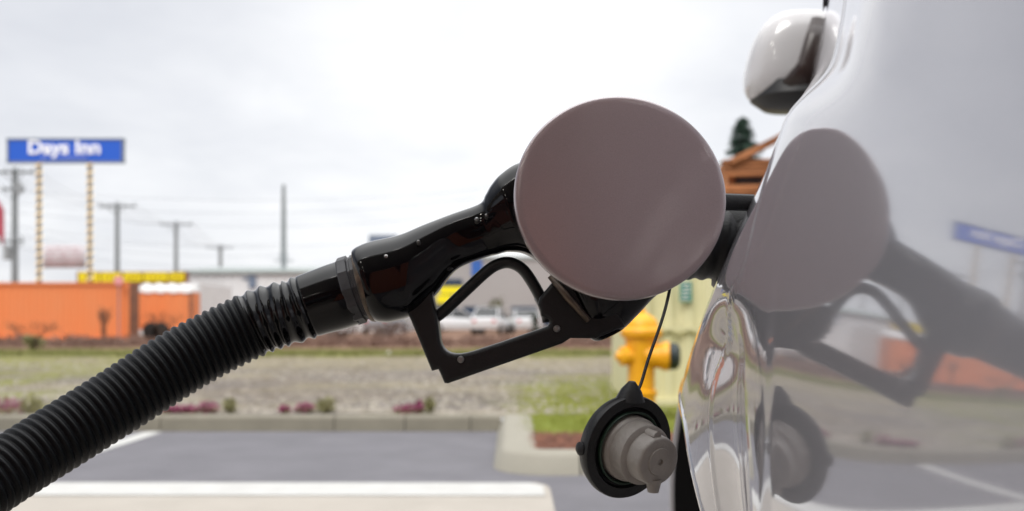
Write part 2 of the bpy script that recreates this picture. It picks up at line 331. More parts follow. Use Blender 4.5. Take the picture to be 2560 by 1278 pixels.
# weeds in front of the containers
def clump(cx, cy, cz, rx, ry, rz, n, s, flat=.3):
    v = []; f = []
    for k in range(n):
        while True:
            q = np.array([random.uniform(-1, 1) for _ in range(3)])
            if .12 < q @ q < 1: break
        q = q * (1 + .18 * math.sin(q[0] * 9 + q[2] * 7)); p0 = (cx + q[0] * rx, cy + q[1] * ry, cz + q[2] * rz)
        a = Vector([random.gauss(0, 1) for _ in range(3)]).normalized() * s * random.uniform(.6, 1.3); b_ = a.cross(Vector([random.gauss(0, 1) for _ in range(3)])).normalized() * s * .5
        o = len(v); v += [tuple(Vector(p0) - a), tuple(Vector(p0) + b_), tuple(Vector(p0) + a), tuple(Vector(p0) - b_)]; f.append((o, o + 1, o + 2, o + 3))
    return v, f
m_weed = mat('dead_weeds', (.24, .15, .115), .95, noise_s=.6, col2=(.17, .10, .075), nmix=1.2)
b = MB()
for i in range(330):
    x = random.uniform(-20, 6.5); y = random.uniform(31.5, 36); h = random.uniform(.15, .42)
    b.add(*clump(x, y, .0 + h * .5, random.uniform(.3, .8), .3, h * .5, 60, .06))
tag(b.build('dead_weeds', m_weed), 'low reddish brown dead weeds along the far edge of the lot', None, None, 'stuff')

# ------------------------------------------------------------------ small plants along the kerb
m_leaf = mat('shrub_green', (.20, .20, .08), .8, noise_s=12, col2=(.32, .29, .14), nmix=1.2)
m_pink = mat('heather_pink', (.40, .08, .20), .8, noise_s=20, col2=(.20, .06, .09), nmix=1.0)
m_stem = mat('brown_stem', (.10, .06, .035), .9)
def plant(name, label, cat, x, y, w, h, kind, group, n=260):
    z = lot_z(x, y); t_ = thing(name, label, cat, (x, y, z), group)
    b = MB(); v, f = clump(x, y, z + h * .5, w / 2, w / 2.4, h * .5, n, .016 if kind == 'h' else .02); b.add(v, f)
    b.build('flowers' if kind == 'h' else 'foliage', m_pink if kind == 'h' else m_leaf, t_)
    if kind == 'h':
        b = MB(); v, f = clump(x, y, z + h * .28, w / 2.1, w / 2.4, h * .26, int(n * .5), .015); b.add(v, f); b.build('leaves', m_leaf, t_)
    b = MB()
    for k in range(7):
        a = random.uniform(0, 6.28); b.tube([(x, y, z - .02), (x + math.cos(a) * w * .2, y + math.sin(a) * w * .2, z + h * .5)], .003, 5)
    b.build('stem', m_stem, t_)
D0 = 8.42
for px, wd, hh, lab in ((18, .30, .15, 'pink flowering heather at the left edge of the photo behind the kerb'),
                        (430, .20, .085, 'low pink heather just right of the black hose above the white parking line end'),
                        (470, .20, .085, 'pink heather in the middle of the three beside the hose'),
                        (515, .20, .11, 'darker pink heather next to the small green shrub right of the hose'),
                        (712, .10, .07, 'tiny pink heather sprig by the kerb below the hose cuff'),
                        (757, .18, .085, 'rounded pink heather beside the olive shrub at the middle of the kerb'),
                        (1015, .22, .09, 'low pink heather by the kerb straight below the nozzle guard'),
                        (1048, .07, .12, 'faded pink heather stalk beside the olive shrub nearest the concrete island')):
    plant('heather', lab, 'flowering plant', (px - CX) / FPX * D0, D0 + random.uniform(-.04, .05), wd, hh, 'h', 'pink heathers along the kerb', 260)
for px, wd, hh, lab in ((75, .22, .15, 'pale green shrub beside the leftmost heather behind the kerb'),
                        (572, .12, .14, 'small green shrub by the kerb right of the row of pink heathers'),
                        (812, .20, .13, 'olive green shrub at the middle of the kerb beside a pink heather'),
                        (1072, .10, .15, 'narrow olive shrub by the kerb nearest the concrete island')):
    plant('small_shrub', lab, 'shrub', (px - CX) / FPX * D0, D0 + .03, wd, hh, 's', 'small green shrubs along the kerb', 220)

# ------------------------------------------------------------------ background: containers and signs
m_or = mat('orange_container_paint', (.82, .22, .06), .6, noise_s=.7, col2=(.74, .26, .10), nmix=1.4, stretch=(1, 1, .4))
m_rust_shade = mat('rust_and_shade_brown', (.30, .13, .07), .8, noise_s=3, col2=(.18, .09, .06))
m_wht = mat('white_panel', (.75, .75, .74), .6, noise_s=.8, col2=(.68, .68, .67))
def corr_wall(mb, x0, x1, y, z0, z1, pitch=.28, d=.04, mi=0):
    n = int((x1 - x0) / pitch); xs_ = []; 
    for k in range(n):
        a = x0 + (x1 - x0) * k / n; w = (x1 - x0) / n; xs_ += [(a, 0), (a + w * .28, 0), (a + w * .5, d), (a + w * .78, d)]
    xs_.append((x1, 0)); v = [(x, y + dd, z) for x, dd in xs_ for z in (z0, z1)]
    mb.add(v, [(2 * i, 2 * i + 2, 2 * i + 3, 2 * i + 1) for i in range(len(xs_) - 1)], mi)
Dc = 41.0
def zat(y, D): return H + (CY - y) / FPX * D
def xat(x, D): return (x - CX) / FPX * D
def container(x0, x1, D, ztop, label):
    dp = 1.1
    t_ = thing('shipping_container', label, 'container', ((x0 + x1) / 2, D + 1.2, 0), 'orange containers')
    b = MB(); b.box(((x0 + x1) / 2, D + dp / 2 + .05, ztop / 2 + .04), (x1 - x0 - .1, dp - .04, ztop - .14)); corr_wall(b, x0 + .05, x1 - .05, D + .02, .14, ztop - .1); b.build('wall', m_or, t_)
    b = MB()
    for x in (x0 + .07, x1 - .07): b.box((x, D + .02, ztop / 2), (.14, .14, ztop))
    b.box(((x0 + x1) / 2, D + .02, ztop - .05), (x1 - x0 - .3, .12, .10)); b.box(((x0 + x1) / 2, D + .02, .1), (x1 - x0 - .3, .12, .14)); b.build('frame', m_or, t_)
    b = MB(); b.box((x1 - .03, D + dp / 2 + .1, ztop / 2), (.06, dp - .1, ztop - .1)); b.build('door', m_rust_shade, t_)  # shaded end of the container, its shade put in as brown
    return t_
container(xat(-290, Dc), xat(322, Dc), Dc, zat(706, Dc), 'long orange corrugated container at the left, under the blue sign')
# orange trailer with white tarpaulin
D = 44.0; t_ = thing('cargo_trailer', 'shorter orange trailer with a white tarpaulin top beside the long container', 'trailer', (xat(420, D), D + 1.2, 0))
x0, x1 = xat(347, D), xat(481, D); zt = zat(712, D); zm = zat(731, D)
b = MB(); b.box(((x0 + x1) / 2, D + .55, (zm + .45) / 2), (x1 - x0, 1.05, zm - .45)); corr_wall(b, x0, x1, D - .02, .45, zm, .5, .03); b.build('body', m_or, t_)
b = MB(); n = 14
v = []
for i in range(n + 1):
    x = x0 + (x1 - x0) * i / n; s_ = .05 * math.sin(i * 1.9)
    v += [(x, D - .06, zm - .02 + s_ * .6), (x, D - .03, zt - .1 + s_), (x, D + .6, zt + .05 + s_), (x, D + 1.1, zt - .1 + s_), (x, D + 1.12, zm)]
b.add(v, [(i * 5 + j, (i + 1) * 5 + j, (i + 1) * 5 + j + 1, i * 5 + j + 1) for i in range(n) for j in range(4)] + [(0, 1, 2, 3, 4), tuple(n * 5 + j for j in range(5))]); b.build('tarpaulin', m_wht, t_, smooth=True)
b = MB(); b.box((x1 - .06, D - .05, (zm + .4) / 2), (.12, .06, zm - .45)); b.build('corner_post', m_rust_shade, t_)
for xx in (x0 + .55, x0 + 1.0):
    b = MB(); b.lathe((xx, D - .05, .40), (0, 1, 0), [(0, 0), (0, .2), (0, .36), (.03, .4), (.22, .4), (.25, .36), (.25, 0)], 20); b.build('wheel', m_tyre, t_, smooth=40)
b = MB(); b.box((x0 + 1.6, D + .5, .30), (3, .12, .2)); b.box((x0 + 1.6, D + .9, .30), (3, .12, .2)); b.build('chassis', m_rust_shade, t_)
# motel sign on two light-wrapped poles
D = 52.0
m_blue = mat('sign_blue', (.009, .10, .58), .5); m_sgrey = mat('sign_frame', (.15, .19, .26), .6); m_txt = mat('sign_white', (.85, .87, .92), .5, emit=(.9, .92, 1, .10)); m_txt2 = mat('sign_small_text', (.25, .35, .85), .5)
t_ = thing('roadside_sign', 'tall blue motel sign board with white lettering on two poles', 'sign', (xat(165, D), D, 0))
b = MB(); b.box((xat(165, D), D, zat(377.5, D)), (xat(306, D) - xat(24, D), .2, zat(350, D) - zat(403, D))); b.build('sign_board', m_blue, t_)
b = MB(); W = xat(307, D) - xat(23, D); zc_ = zat(377.5, D); hh = zat(349, D) - zat(404, D)
for z in (zc_ - hh / 2 - .02, zc_ + hh / 2 + .02): b.box((xat(165, D), D, z), (W + .2, .28, .09))
for x in (xat(22, D), xat(308, D)): b.box((x, D, zc_), (.09, .28, hh))
b.build('frame', m_sgrey, t_)
def text(s_, size, x, y, z, m, name, parent, bold=.0, ext=.02, sx=1.0, ry=0):
    cu = bpy.data.curves.new(name, 'FONT'); cu.body = s_; cu.size = size; cu.align_x = 'CENTER'; cu.align_y = 'CENTER'; cu.extrude = ext; cu.offset = bold; cu.resolution_u = 4
    tmp = bpy.data.objects.new('tmp', cu); COL.objects.link(tmp); bpy.context.view_layer.update()
    me = bpy.data.meshes.new_from_object(tmp); bpy.data.objects.remove(tmp); me.name = name
    me.transform(Matrix.Translation((x, y, z)) @ Matrix.Rotation(ry, 4, 'Y') @ Matrix.Rotation(math.pi / 2, 4, 'X') @ Matrix.Diagonal((sx, 1, 1, 1)))
    me.materials.clear(); me.materials.append(m); o = bpy.data.objects.new(name, me); COL.objects.link(o)
    if parent is not None: o.parent = parent; me.transform(Matrix.Translation(-parent.location))
    return o
text('Days Inn', .98, xat(163, D), D - .13, zat(371, D), m_txt, 'lettering', t_, .028, .02, 1.12)
text('BY WYNDHAM', .24, xat(163, D), D - .13, zat(395, D), m_txt2, 'small_lettering', t_, .004, .01, 1.5)
m_pole = mat('sign_pole', (.10, .08, .065), .6); m_rope = mat('rope_light', (.9, .72, .42), .5, emit=(1, .75, .4, .35))
for px in (98, 225):
    x = xat(px, D); b = MB(); b.tube([(x, D, -.01), (x, D, zat(404, D))], .105, 14); b.build('pole', m_pole, t_, smooth=40)
    b = MB(); z0, z1 = 1.0, zat(408, D); n = 19 * 10; b.tube([(x + .135 * math.cos(i * math.pi / 5), D + .135 * math.sin(i * math.pi / 5), z0 + (z1 - z0) * i / n) for i in range(n + 1)], .05, 5); b.build('rope_light', m_rope, t_, smooth=True)
# pale banner between the sign poles
m_ban = mat('banner_cloth', (.58, .55, .57), .8); m_bt = mat('banner_red', (.58, .34, .37), .8)
Dn = 51.7; t_ = thing('banner', 'pale banner with rows of red lettering hung between the two sign poles', 'banner', (xat(160, Dn), Dn, zat(670, Dn)))
b = MB(); xa, xb = xat(107, Dn), xat(214, Dn); nb = 12; v = []
for i in range(nb + 1):
    for z in (zat(670, Dn), zat(641, Dn), zat(612, Dn)): v.append((xa + (xb - xa) * i / nb, Dn + .04 * math.sin(i * 1.3), z))
b.add(v, [(i * 3 + j, (i + 1) * 3 + j, (i + 1) * 3 + j + 1, i * 3 + j + 1) for i in range(nb) for j in range(2)])
o = b.build('cloth', m_ban, t_, smooth=True); sm = o.modifiers.new('thick', 'SOLIDIFY'); sm.thickness = .02
b = MB()
for r_, wd in enumerate((.78, .84, .80, .84, .80)):
    z = zat(620 + r_ * 10.5, Dn); xx = -wd * (xb - xa) / 2
    while xx < wd * (xb - xa) / 2 - .05:
        w_ = random.choice((.07, .10, .13)); b.box(((xa + xb) / 2 + xx + w_ / 2, Dn - .07, z), (w_, .012, .065)); xx += w_ + random.choice((.06, .06, .16))
b.build('printed_lines', m_bt, t_)
# yellow shop fascia
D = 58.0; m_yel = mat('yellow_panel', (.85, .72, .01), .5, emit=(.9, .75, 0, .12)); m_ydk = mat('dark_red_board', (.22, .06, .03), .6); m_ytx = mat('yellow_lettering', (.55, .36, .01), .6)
t_ = thing('shop_building', 'low shop with long yellow sign panels above the orange containers', 'building', (xat(328, D), D + 4, 0))
xa, xb = xat(190, D), xat(466, D); z0, z1 = zat(709, D), zat(679, D)
b = MB(); b.box(((xa + xb) / 2, D + 4, z0 / 2), (xb - xa + 1, 7.4, z0)); b.build('wall', m_wht, t_)
b = MB(); b.box(((xa + xb) / 2, D + .25, (z0 + z1) / 2), (xb - xa, .3, z1 - z0)); b.build('fascia_board', m_ydk, t_)
for a_, c_ in ((196, 247), (252, 303), (308, 354), (359, 417), (422, 460)):
    b = MB(); b.box((xat((a_ + c_) / 2, D), D + .07, (z0 + z1) / 2 + .03), (xat(c_, D) - xat(a_, D), .05, (z1 - z0) * .74)); p_ = b.build('yellow_panel', m_yel, t_)
    b = MB()
    for q in range(4): b.box((xat(a_ + (c_ - a_) * (.2 + .2 * q), D), D + .035, (z0 + z1) / 2 + .03), (.10, .015, .24)); b.box((xat(a_ + (c_ - a_) * (.2 + .2 * q), D) + .08, D + .035, (z0 + z1) / 2 + .03 + random.choice((-.1, 0, .1))), (.12, .014, .05))
    b.build('lettering', m_ytx, t_)
D = 40.6; m_oct = mat('faded_red_sign', (.75, .32, .34), .6)
t_ = thing('round_sign', 'small faded pink sign on a post above the long orange container', 'sign', (xat(297, D), D, 0)); b = MB()
b.lathe((xat(297, D), D - .03, zat(701, D)), (0, 1, 0), [(0, 0), (0, .20), (.02, .20), (.02, 0)], 8); b.build('sign_plate', m_oct, t_)
b = MB(); b.tube([(xat(297, D), D + .01, 0), (xat(297, D), D + .01, zat(701, D))], .025, 8); b.build('post', m_sgrey, t_)

# buildings
m_wbl = mat('white_metal_wall', (.70, .70, .70), .6, noise_s=.2, col2=(.64, .64, .64)); m_rf = mat('grey_green_roof', (.34, .38, .37), .6); m_gry = mat('grey_stucco', (.40, .38, .37), .85, noise_s=.15, col2=(.34, .32, .31), nmix=1.3)
D = 70.0; t_ = thing('warehouse', 'long white metal warehouse with a low grey roof behind the hose', 'building', (xat(720, D), D + 8, 0))
xa, xb = xat(462, D), xat(1000, D); b = MB(); b.box(((xa + xb) / 2, D + 8, zat(684, D) / 2), (xb - xa, 16, zat(684, D))); corr_wall(b, xa, xb, D - .06, 0, zat(684, D), .6, .04); b.build('wall', m_wbl, t_)
b = MB(); zr = zat(684, D); b.add([(xa - .3, D - .3, zr), (xb + .3, D - .3, zr), (xb + .3, D - .3, zr + .22), (xa - .3, D - .3, zr + .22), (xa - .3, D + 8, zr + .9), (xb + .3, D + 8, zr + .9), (xa - .3, D + 16.3, zr), (xb + .3, D + 16.3, zr)], [(0, 1, 2, 3), (3, 2, 5, 4), (4, 5, 7, 6), (0, 3, 4, 6), (1, 2, 5, 7)]); b.build('roof', m_rf, t_)
b = MB(); b.box((xat(632, D), D - .1, zat(705, D)), (.5, .12, .9)); b.box((xat(625, D), D - .12, zat(697, D)), (.9, .1, .12)); b.build('wall_vent', m_sgrey, t_)
D = 84.0; t_ = thing('store_building', 'grey store with a blue wall panel and yellow shopfront seen through the nozzle guard', 'building', (xat(1320, D), D + 10, 0))
xa, xb = xat(1000, D), xat(1720, D); b = MB(); b.box(((xa + xb) / 2, D + 10, zat(648, D) / 2), (xb - xa, 20, zat(648, D))); b.build('wall', m_gry, t_)
b = MB(); b.box(((xa + xb) / 2, D + 10, zat(648, D) + .12), (xb - xa + .3, 20.3, .24)); b.build('roof', m_rf, t_)
m_bl2 = mat('blue_panel', (.03, .12, .42), .6); b = MB(); b.box((xat(1192, D), D - .08, zat(672, D)), (.9, .15, 1.35)); b.build('blue_panel', m_bl2, t_)
m_dk = mat('dark_window', (.03, .05, .09), .15); b = MB(); b.box((xat(1128, D), D - .06, zat(706, D)), (1.9, .12, .55)); b.build('window', m_dk, t_)
b = MB(); b.box((xat(1130, D), D - .10, zat(726, D)), (2.0, .2, .6)); b.box((xat(1110, D), D - .10, zat(748, D)), (1.2, .2, .7)); b.build('yellow_panel', m_yel, t_)
for px in (1110, 1190, 1310, 1390, 1470, 1560): b = MB(); b.box((xat(px, D), D - .06, zat(790, D)), (2.2, .12, 1.6)); b.build('shop_window', m_dk, t_)
# dark billboard top just showing over the nozzle
D = 66; t_ = thing('billboard', 'small dark blue board peeping over the top of the black nozzle', 'sign', (xat(955, D), D, 0)); b = MB(); b.box((xat(958, D), D, zat(612, D)), (1.9, .2, 1.3)); b.build('board', m_sgrey, t_); b = MB(); b.tube([(xat(958, D), D + .2, 0), (xat(958, D), D + .2, zat(612, D))], .12, 10); b.build('post', m_pole, t_)

# ------------------------------------------------------------------ utility poles and wires
m_wood = mat('hazed_pole', (.25, .27, .28), .85, noise_s=3, col2=(.18, .20, .205), stretch=(1, 1, .1)); m_wire = mat('power_wire', (.36, .38, .42), .6); m_ins = mat('insulator', (.32, .34, .35), .4)  # pole grey lightened to stand in for distance haze and glare
poles = []
def upole(px, ytop, D, arms, label, w=.17, extras=False):
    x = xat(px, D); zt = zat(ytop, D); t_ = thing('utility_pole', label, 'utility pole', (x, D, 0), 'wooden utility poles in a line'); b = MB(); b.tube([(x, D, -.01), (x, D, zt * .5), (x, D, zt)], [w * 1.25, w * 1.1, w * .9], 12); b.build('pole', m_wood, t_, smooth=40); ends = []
    for (ya, xl, xr) in arms:
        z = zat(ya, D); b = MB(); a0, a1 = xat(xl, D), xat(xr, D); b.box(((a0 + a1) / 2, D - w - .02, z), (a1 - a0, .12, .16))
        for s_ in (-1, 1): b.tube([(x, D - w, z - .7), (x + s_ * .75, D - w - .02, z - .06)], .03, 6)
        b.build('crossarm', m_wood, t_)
        for fr in (.04, .32, .68, .96):
            b = MB(); xi = a0 + (a1 - a0) * fr; b.lathe((xi, D - w - .02, z + .08), (0, 0, 1), [(0, .02), (.05, .05), (.12, .06), (.2, .04), (.22, 0)], 8); b.build('insulator', m_ins, t_); ends.append((xi, D - w - .02, z + .3))
    if extras:
        b = MB(); b.lathe((x - .45, D - .1, zat(650, D)), (0, 0, 1), [(0, 0), (0, .26), (.9, .26), (1.0, .12), (1.0, 0)], 16); b.build('transformer', m_ins, t_, smooth=40)
        b = MB(); b.lathe((x + .3, D - .1, zat(482, D)), (0, 0, 1), [(0, 0), (0, .2), (.7, .2), (.75, 0)], 14); b.build('transformer', m_ins, t_, smooth=40)
    poles.append((ends, x, D, zt)); return t_
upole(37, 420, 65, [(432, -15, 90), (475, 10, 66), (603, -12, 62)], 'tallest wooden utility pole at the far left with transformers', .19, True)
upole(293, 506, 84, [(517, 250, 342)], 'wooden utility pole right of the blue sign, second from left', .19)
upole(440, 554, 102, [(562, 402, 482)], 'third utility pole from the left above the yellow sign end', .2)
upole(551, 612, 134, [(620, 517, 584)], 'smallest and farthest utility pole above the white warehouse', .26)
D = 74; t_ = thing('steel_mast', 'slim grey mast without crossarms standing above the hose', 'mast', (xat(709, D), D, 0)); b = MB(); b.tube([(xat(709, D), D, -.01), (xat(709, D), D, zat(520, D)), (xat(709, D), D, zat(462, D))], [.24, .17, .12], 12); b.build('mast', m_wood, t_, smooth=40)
b = MB(); b.box((xat(709, D), D, zat(652, D)), (1.4, .12, .12)); b.box((xat(709, D), D, zat(640, D)), (.5, .3, .5)); b.build('bracket', m_ins, t_)
mast = Vector((xat(709, D), D, zat(475, D)))
def wire(a, b_, sag, label, r=.016):
    a, b_ = Vector(a), Vector(b_); n = 24; mb = MB(); pts = []
    for i in range(n + 1):
        f = i / n; p_ = a.lerp(b_, f); p_.z -= sag * 4 * f * (1 - f); pts.append(p_)
    mb.tube(pts, r, 5); o = mb.build('power_line', m_wire, loc=a); tag(o, label, 'power line', 'overhead power lines between the poles')
nm = ['left edge', 'tallest pole', 'second pole', 'third pole']
for i in range(3):
    ea, eb = poles[i][0][:4], poles[i + 1][0][:4]
    for k in range(4): wire(ea[k], eb[k], .9, 'faint overhead wire running from the %s to the %s of the row' % (('tallest pole', 'second pole', 'third pole')[i], ('second pole', 'third pole', 'farthest pole')[i]), .014 + .004 * i)
for k, (ya, yb) in enumerate(((470, 486), (500, 500), (520, 530), (575, 560))):
    wire(P(-60, ya, 60), P(1330, yb - 30, 95), 1.2 + .3 * k, 'long faint wire crossing the sky behind the nozzle', .014)
for k, ya in enumerate((585, 612, 640)):
    wire(P(-60, ya - 40, 62), P(720, ya + 25, 72), .7, 'low wire passing behind the blue sign poles towards the mast', .014)
# red flag at the left edge
m_flag = mat('red_flag', (.50, .10, .14), .8); m_fb = mat('flag_blue', (.05, .07, .25), .8)
D = 55; t_ = thing('flag', 'red flag hanging at the left edge of the photo', 'flag', (xat(-42, D), D, 0)); b = MB(); b.tube([(xat(-42, D), D, 0), (xat(-42, D), D, zat(420, D))], .05, 10); b.build('pole', m_ins, t_)
b = MB(); v = []; 
for i in range(9):
    f = i / 8; x = xat(-41 + 49 * f, D); 
    for j in range(5): v.append((x, D + .12 * math.sin(f * 7 + j * .5), zat(440 + 60 * f - (0 if j else 0) + j * (24 + 0 * f), D) - f * f * .5))
b.add(v, [(i * 5 + j, (i + 1) * 5 + j, (i + 1) * 5 + j + 1, i * 5 + j + 1) for i in range(8) for j in range(4)]); o = b.build('cloth', m_flag, t_, smooth=True); sm = o.modifiers.new('thick', 'SOLIDIFY'); sm.thickness = .01

# ------------------------------------------------------------------ parked cars (far)
m_cw = mat('white_car_paint', (.72, .73, .74), .25, coat=.6); m_cd = mat('dark_car_paint', (.05, .06, .08), .25, coat=.6); m_cr = mat('red_lamp', (.5, .02, .02), .3); m_cg = mat('grey_car_paint', (.30, .32, .35), .25, coat=.6); m_chr = mat('hub_metal', (.4, .4, .4), .4, metal=.6)
def parked(px, D, rz, m, label, tall=1.5, lamp=False):
    x = xat(px, D); t_ = thing('parked_car', label, 'car', (x, D, 0), 'cars parked beyond the lot')
    R = Matrix.Rotation(rz, 4, 'Z'); T = Matrix.Translation((x, D, 0)) @ R
    def put(mb, name, m_, parent=t_, sm_=35): mb.v = [tuple(T @ Vector(v)) for v in mb.v]; return mb.build(name, m_, parent, smooth=sm_)
    # hull sections along length (local x), each: y half widths at z levels
    st = [(-2.15, .55, .95, .70), (-2.05, .35, 1.02, .84), (-1.2, .30, 1.05, .88), (0, .28, 1.0, .89), (1.2, .30, .95, .87), (1.95, .34, .82, .80), (2.12, .45, .68, .66)]
    b = MB(); v = []; k = 8
    for (lx, zb, zt_, hw) in st:
        zm_ = (zb + zt_) / 2; ring = [(-hw * .9, zb), (-hw, zm_ - .05), (-hw * .98, zt_ - .12), (-hw * .88, zt_), (hw * .88, zt_), (hw * .98, zt_ - .12), (hw, zm_ - .05), (hw * .9, zb)]
        v += [(lx, a_, c_) for a_, c_ in ring]
    n = len(st); b.add(v, [(i * k + j, i * k + (j + 1) % k, (i + 1) * k + (j + 1) % k, (i + 1) * k + j) for i in range(n - 1) for j in range(k)] + [tuple(range(k)), tuple((n - 1) * k + j for j in range(k))]); put(b, 'body', m)
    b = MB(); cab = [(-1.75, 1.02, .78), (-1.15, tall - .03, .62), (.15, tall, .62), (.95, 1.0, .78)]; base = [(-1.75, .98, .8), (-1.3, .98, .8), (.3, .98, .8), (1.05, .95, .8)]
    vv = []
    for (lx, z_, hw) in cab: vv += [(lx, -hw, z_), (lx, hw, z_)]
    for (lx, z_, hw) in base: vv += [(lx, -hw, z_), (lx, hw, z_)]
    b.add(vv, [(0, 1, 3, 2), (4, 5, 7, 6), (8, 0, 2, 10), (10, 2, 4, 12), (12, 4, 6, 14), (9, 11, 3, 1), (11, 13, 5, 3), (13, 15, 7, 5), (0, 8, 9, 1), (6, 7, 15, 14)]); put(b, 'windows', m_glass)
    b = MB(); b.box((-.5, 0, tall + .0), (1.36, 1.24, .05)); 
    for s_ in (-1, 1):
        b.tube([(-1.75, s_ * .77, 1.0), (-1.15, s_ * .62, tall)], .035, 6); b.tube([(.15, s_ * .62, tall), (.98, s_ * .78, 1.0)], .035, 6); b.tube([(-.45, s_ * .79, 1.0), (-.5, s_ * .63, tall)], .03, 6)
    put(b, 'roof', m)
    for lx in (-1.35, 1.32):
        for s_ in (-1, 1):
            b = MB(); b.lathe((lx, s_ * .72, .32), (0, s_, 0), [(0, 0), (0, .3), (.02, .32), (.16, .32), (.18, .29), (.17, .2)], 20); w_ = put(b, 'wheel', m_tyre)
            b = MB(); b.lathe((lx, s_ * .72, .32), (0, s_, 0), [(.16, .2), (.185, .18), (.18, .05), (.19, 0)], 14); put(b, 'hub', m_chr)
    for s_ in (-1, 1):
        b = MB(); b.box((-2.12, s_ * .58, .80), (.08, .22, .14)); put(b, 'tail_light', m_cr, t_, None)
        b = MB(); b.box((2.03, s_ * .56, .66), (.12, .3, .12)); put(b, 'headlight', m_wht, t_, None)
    return t_
parked(1146, 61, math.radians(8), m_cw, 'white car parked at the left, low in the gap under the trigger')
parked(1228, 59, math.radians(80), m_cw, 'white car seen end-on, tallest in the gap under the trigger', 1.62)
parked(1305, 62, math.radians(100), m_cw, 'white car at the right side of the gap beside a dark bush', 1.5)
parked(1545, 60, math.radians(95), m_cd, 'dark car left of the yellow fire hydrant')
parked(1440, 63, math.radians(85), m_cg, 'grey car behind the nozzle, half hidden under its barrel')
parked(965, 61, math.radians(80), m_cg, 'grey car half hidden behind the nozzle and the brown bushes')
# trees and bushes
m_ever = mat('dark_evergreen', (.022, .05, .038), .9, noise_s=1.2, col2=(.045, .085, .06), nmix=1.3); m_bush = mat('olive_bush', (.12, .12, .03), .9, noise_s=1.5, col2=(.07, .08, .02)); m_bare = mat('bare_twigs', (.20, .14, .115), .9, noise_s=1, col2=(.12, .08, .07)); m_trunk = mat('bark', (.08, .055, .04), .9)
D = 46; x = xat(1857, D); zt = zat(300, D); t_ = thing('pine_tree', 'dark green conifer showing its top between the fuel door and the car', 'tree', (x, D, 0)); b = MB(); b.tube([(x, D, -.01), (x, D, zt * .6), (x, D, zt - .2)], [.3, .16, .03], 10); b.build('trunk', m_trunk, t_)
b = MB()
for i in range(330):
    f = random.random(); z = zt - f * 6.2; R_ = min(.12 + 1.35 * (f * 2.6) ** .75, 2.6) * random.uniform(.35, 1.06); a = random.uniform(0, 6.28); bx, by = math.cos(a) * R_, math.sin(a) * R_
    for k in range(7):
        g = .2 + .8 * random.random(); b.add(*clump(x + bx * g, D + by * g, z - .25 * g * g * R_ + .05, .16, .16, .09, 8, .075))
b.build('crown', m_ever, t_)
def bush(px, D, w, h, label, m=m_bush, s=.1, n=420, nm='bush', zb=None):
    x = xat(px, D); z = lot_z(x, D) if D < 46 else 0; t_ = thing(nm, label, 'bush', (x, D, z)); b = MB()
    for k in range(9): b.add(*clump(x + random.uniform(-.3, .3) * w, D + random.uniform(-.3, .3) * w, z + h * random.uniform(.3, .75), w * .26, w * .26, h * .3, n // 9, s))
    b.build('foliage', m, t_); b = MB()
    for k in range(6): a = random.uniform(0, 6.28); b.tube([(x, D, z - .02), (x + math.cos(a) * w * .3, D + math.sin(a) * w * .3, z + h * .8)], .02, 5)
    b.build('stem', m_trunk, t_)
bush(85, 27, .55, .5, 'green bush growing in front of the long orange container', m_leaf, .045)
bush(1236, 72, 1.6, 2.6, 'olive bush in front of the grey store wall behind the white cars', m_bush, .14)
bush(1336, 54, .5, 1.5, 'narrow dark green column bush beside the white cars', m_ever, .06)
bush(1112, 73, 1.5, 2.2, 'dark olive bush under the yellow shopfront at the left of the gap', m_bush, .14)
for px, w, h, lab in ((650, 2.2, .7, 'brown bare bush at the foot of the white warehouse below the cuff'), (730, 1.8, .75, 'brown bare bush left of the pale stones beneath the hose cuff'), (850, 1.9, .85, 'dense brown bush under the grey hose ring'), (960, 2.0, .95, 'largest brown bush left of the nozzle guard'), (1500, 2.0, .7, 'reddish brown bush right of the nozzle guard')):
    bush(px, 35.5, w, h, lab, m_bare, .07, 520, 'bare_bush')
def twigs(px, D, h, w, label):
    x = xat(px, D); z = lot_z(x, D); t_ = thing('bare_shrub', label, 'shrub', (x, D, z)); b = MB()
    for k in range(16):
        a = random.uniform(-1, 1) * .8; p0 = Vector((x + a * .1, D, z - .02)); p1 = Vector((x + a * w * .5, D + random.uniform(-.3, .3), z + h * random.uniform(.5, .8))); p2 = p1 + Vector((a * w * .4 + random.uniform(-.2, .2), 0, h * .25)); b.tube([p0, p1, p2], [.012, .008, .004], 5)
        for q in range(3): b.tube([p1.lerp(p2, q / 3), p1.lerp(p2, q / 3) + Vector((random.uniform(-.3, .3), 0, .25))], .007, 4)
    b.build('branches', m_trunk, t_)
twigs(75, 38, .7, 1.6, 'leafless shrub in front of the left half of the long orange container'); twigs(258, 38, 1.3, .25, 'thin bare sapling in front of the right half of the long orange container'); twigs(410, 41, 1.1, 1.2, 'bare brown shrub in front of the orange trailer')
m_rock = mat('pale_rock', (.6, .57, .5), .9); b = MB(); D = 24.5; v, f = mk_stone((xat(972, D), D, lot_z(0, D) + .03, .12)); b.add(v, f); tag(b.build('rock', m_rock, loc=(xat(972, D), D, .02)), 'single pale rock on the grass strip left of the nozzle guard', 'rock')

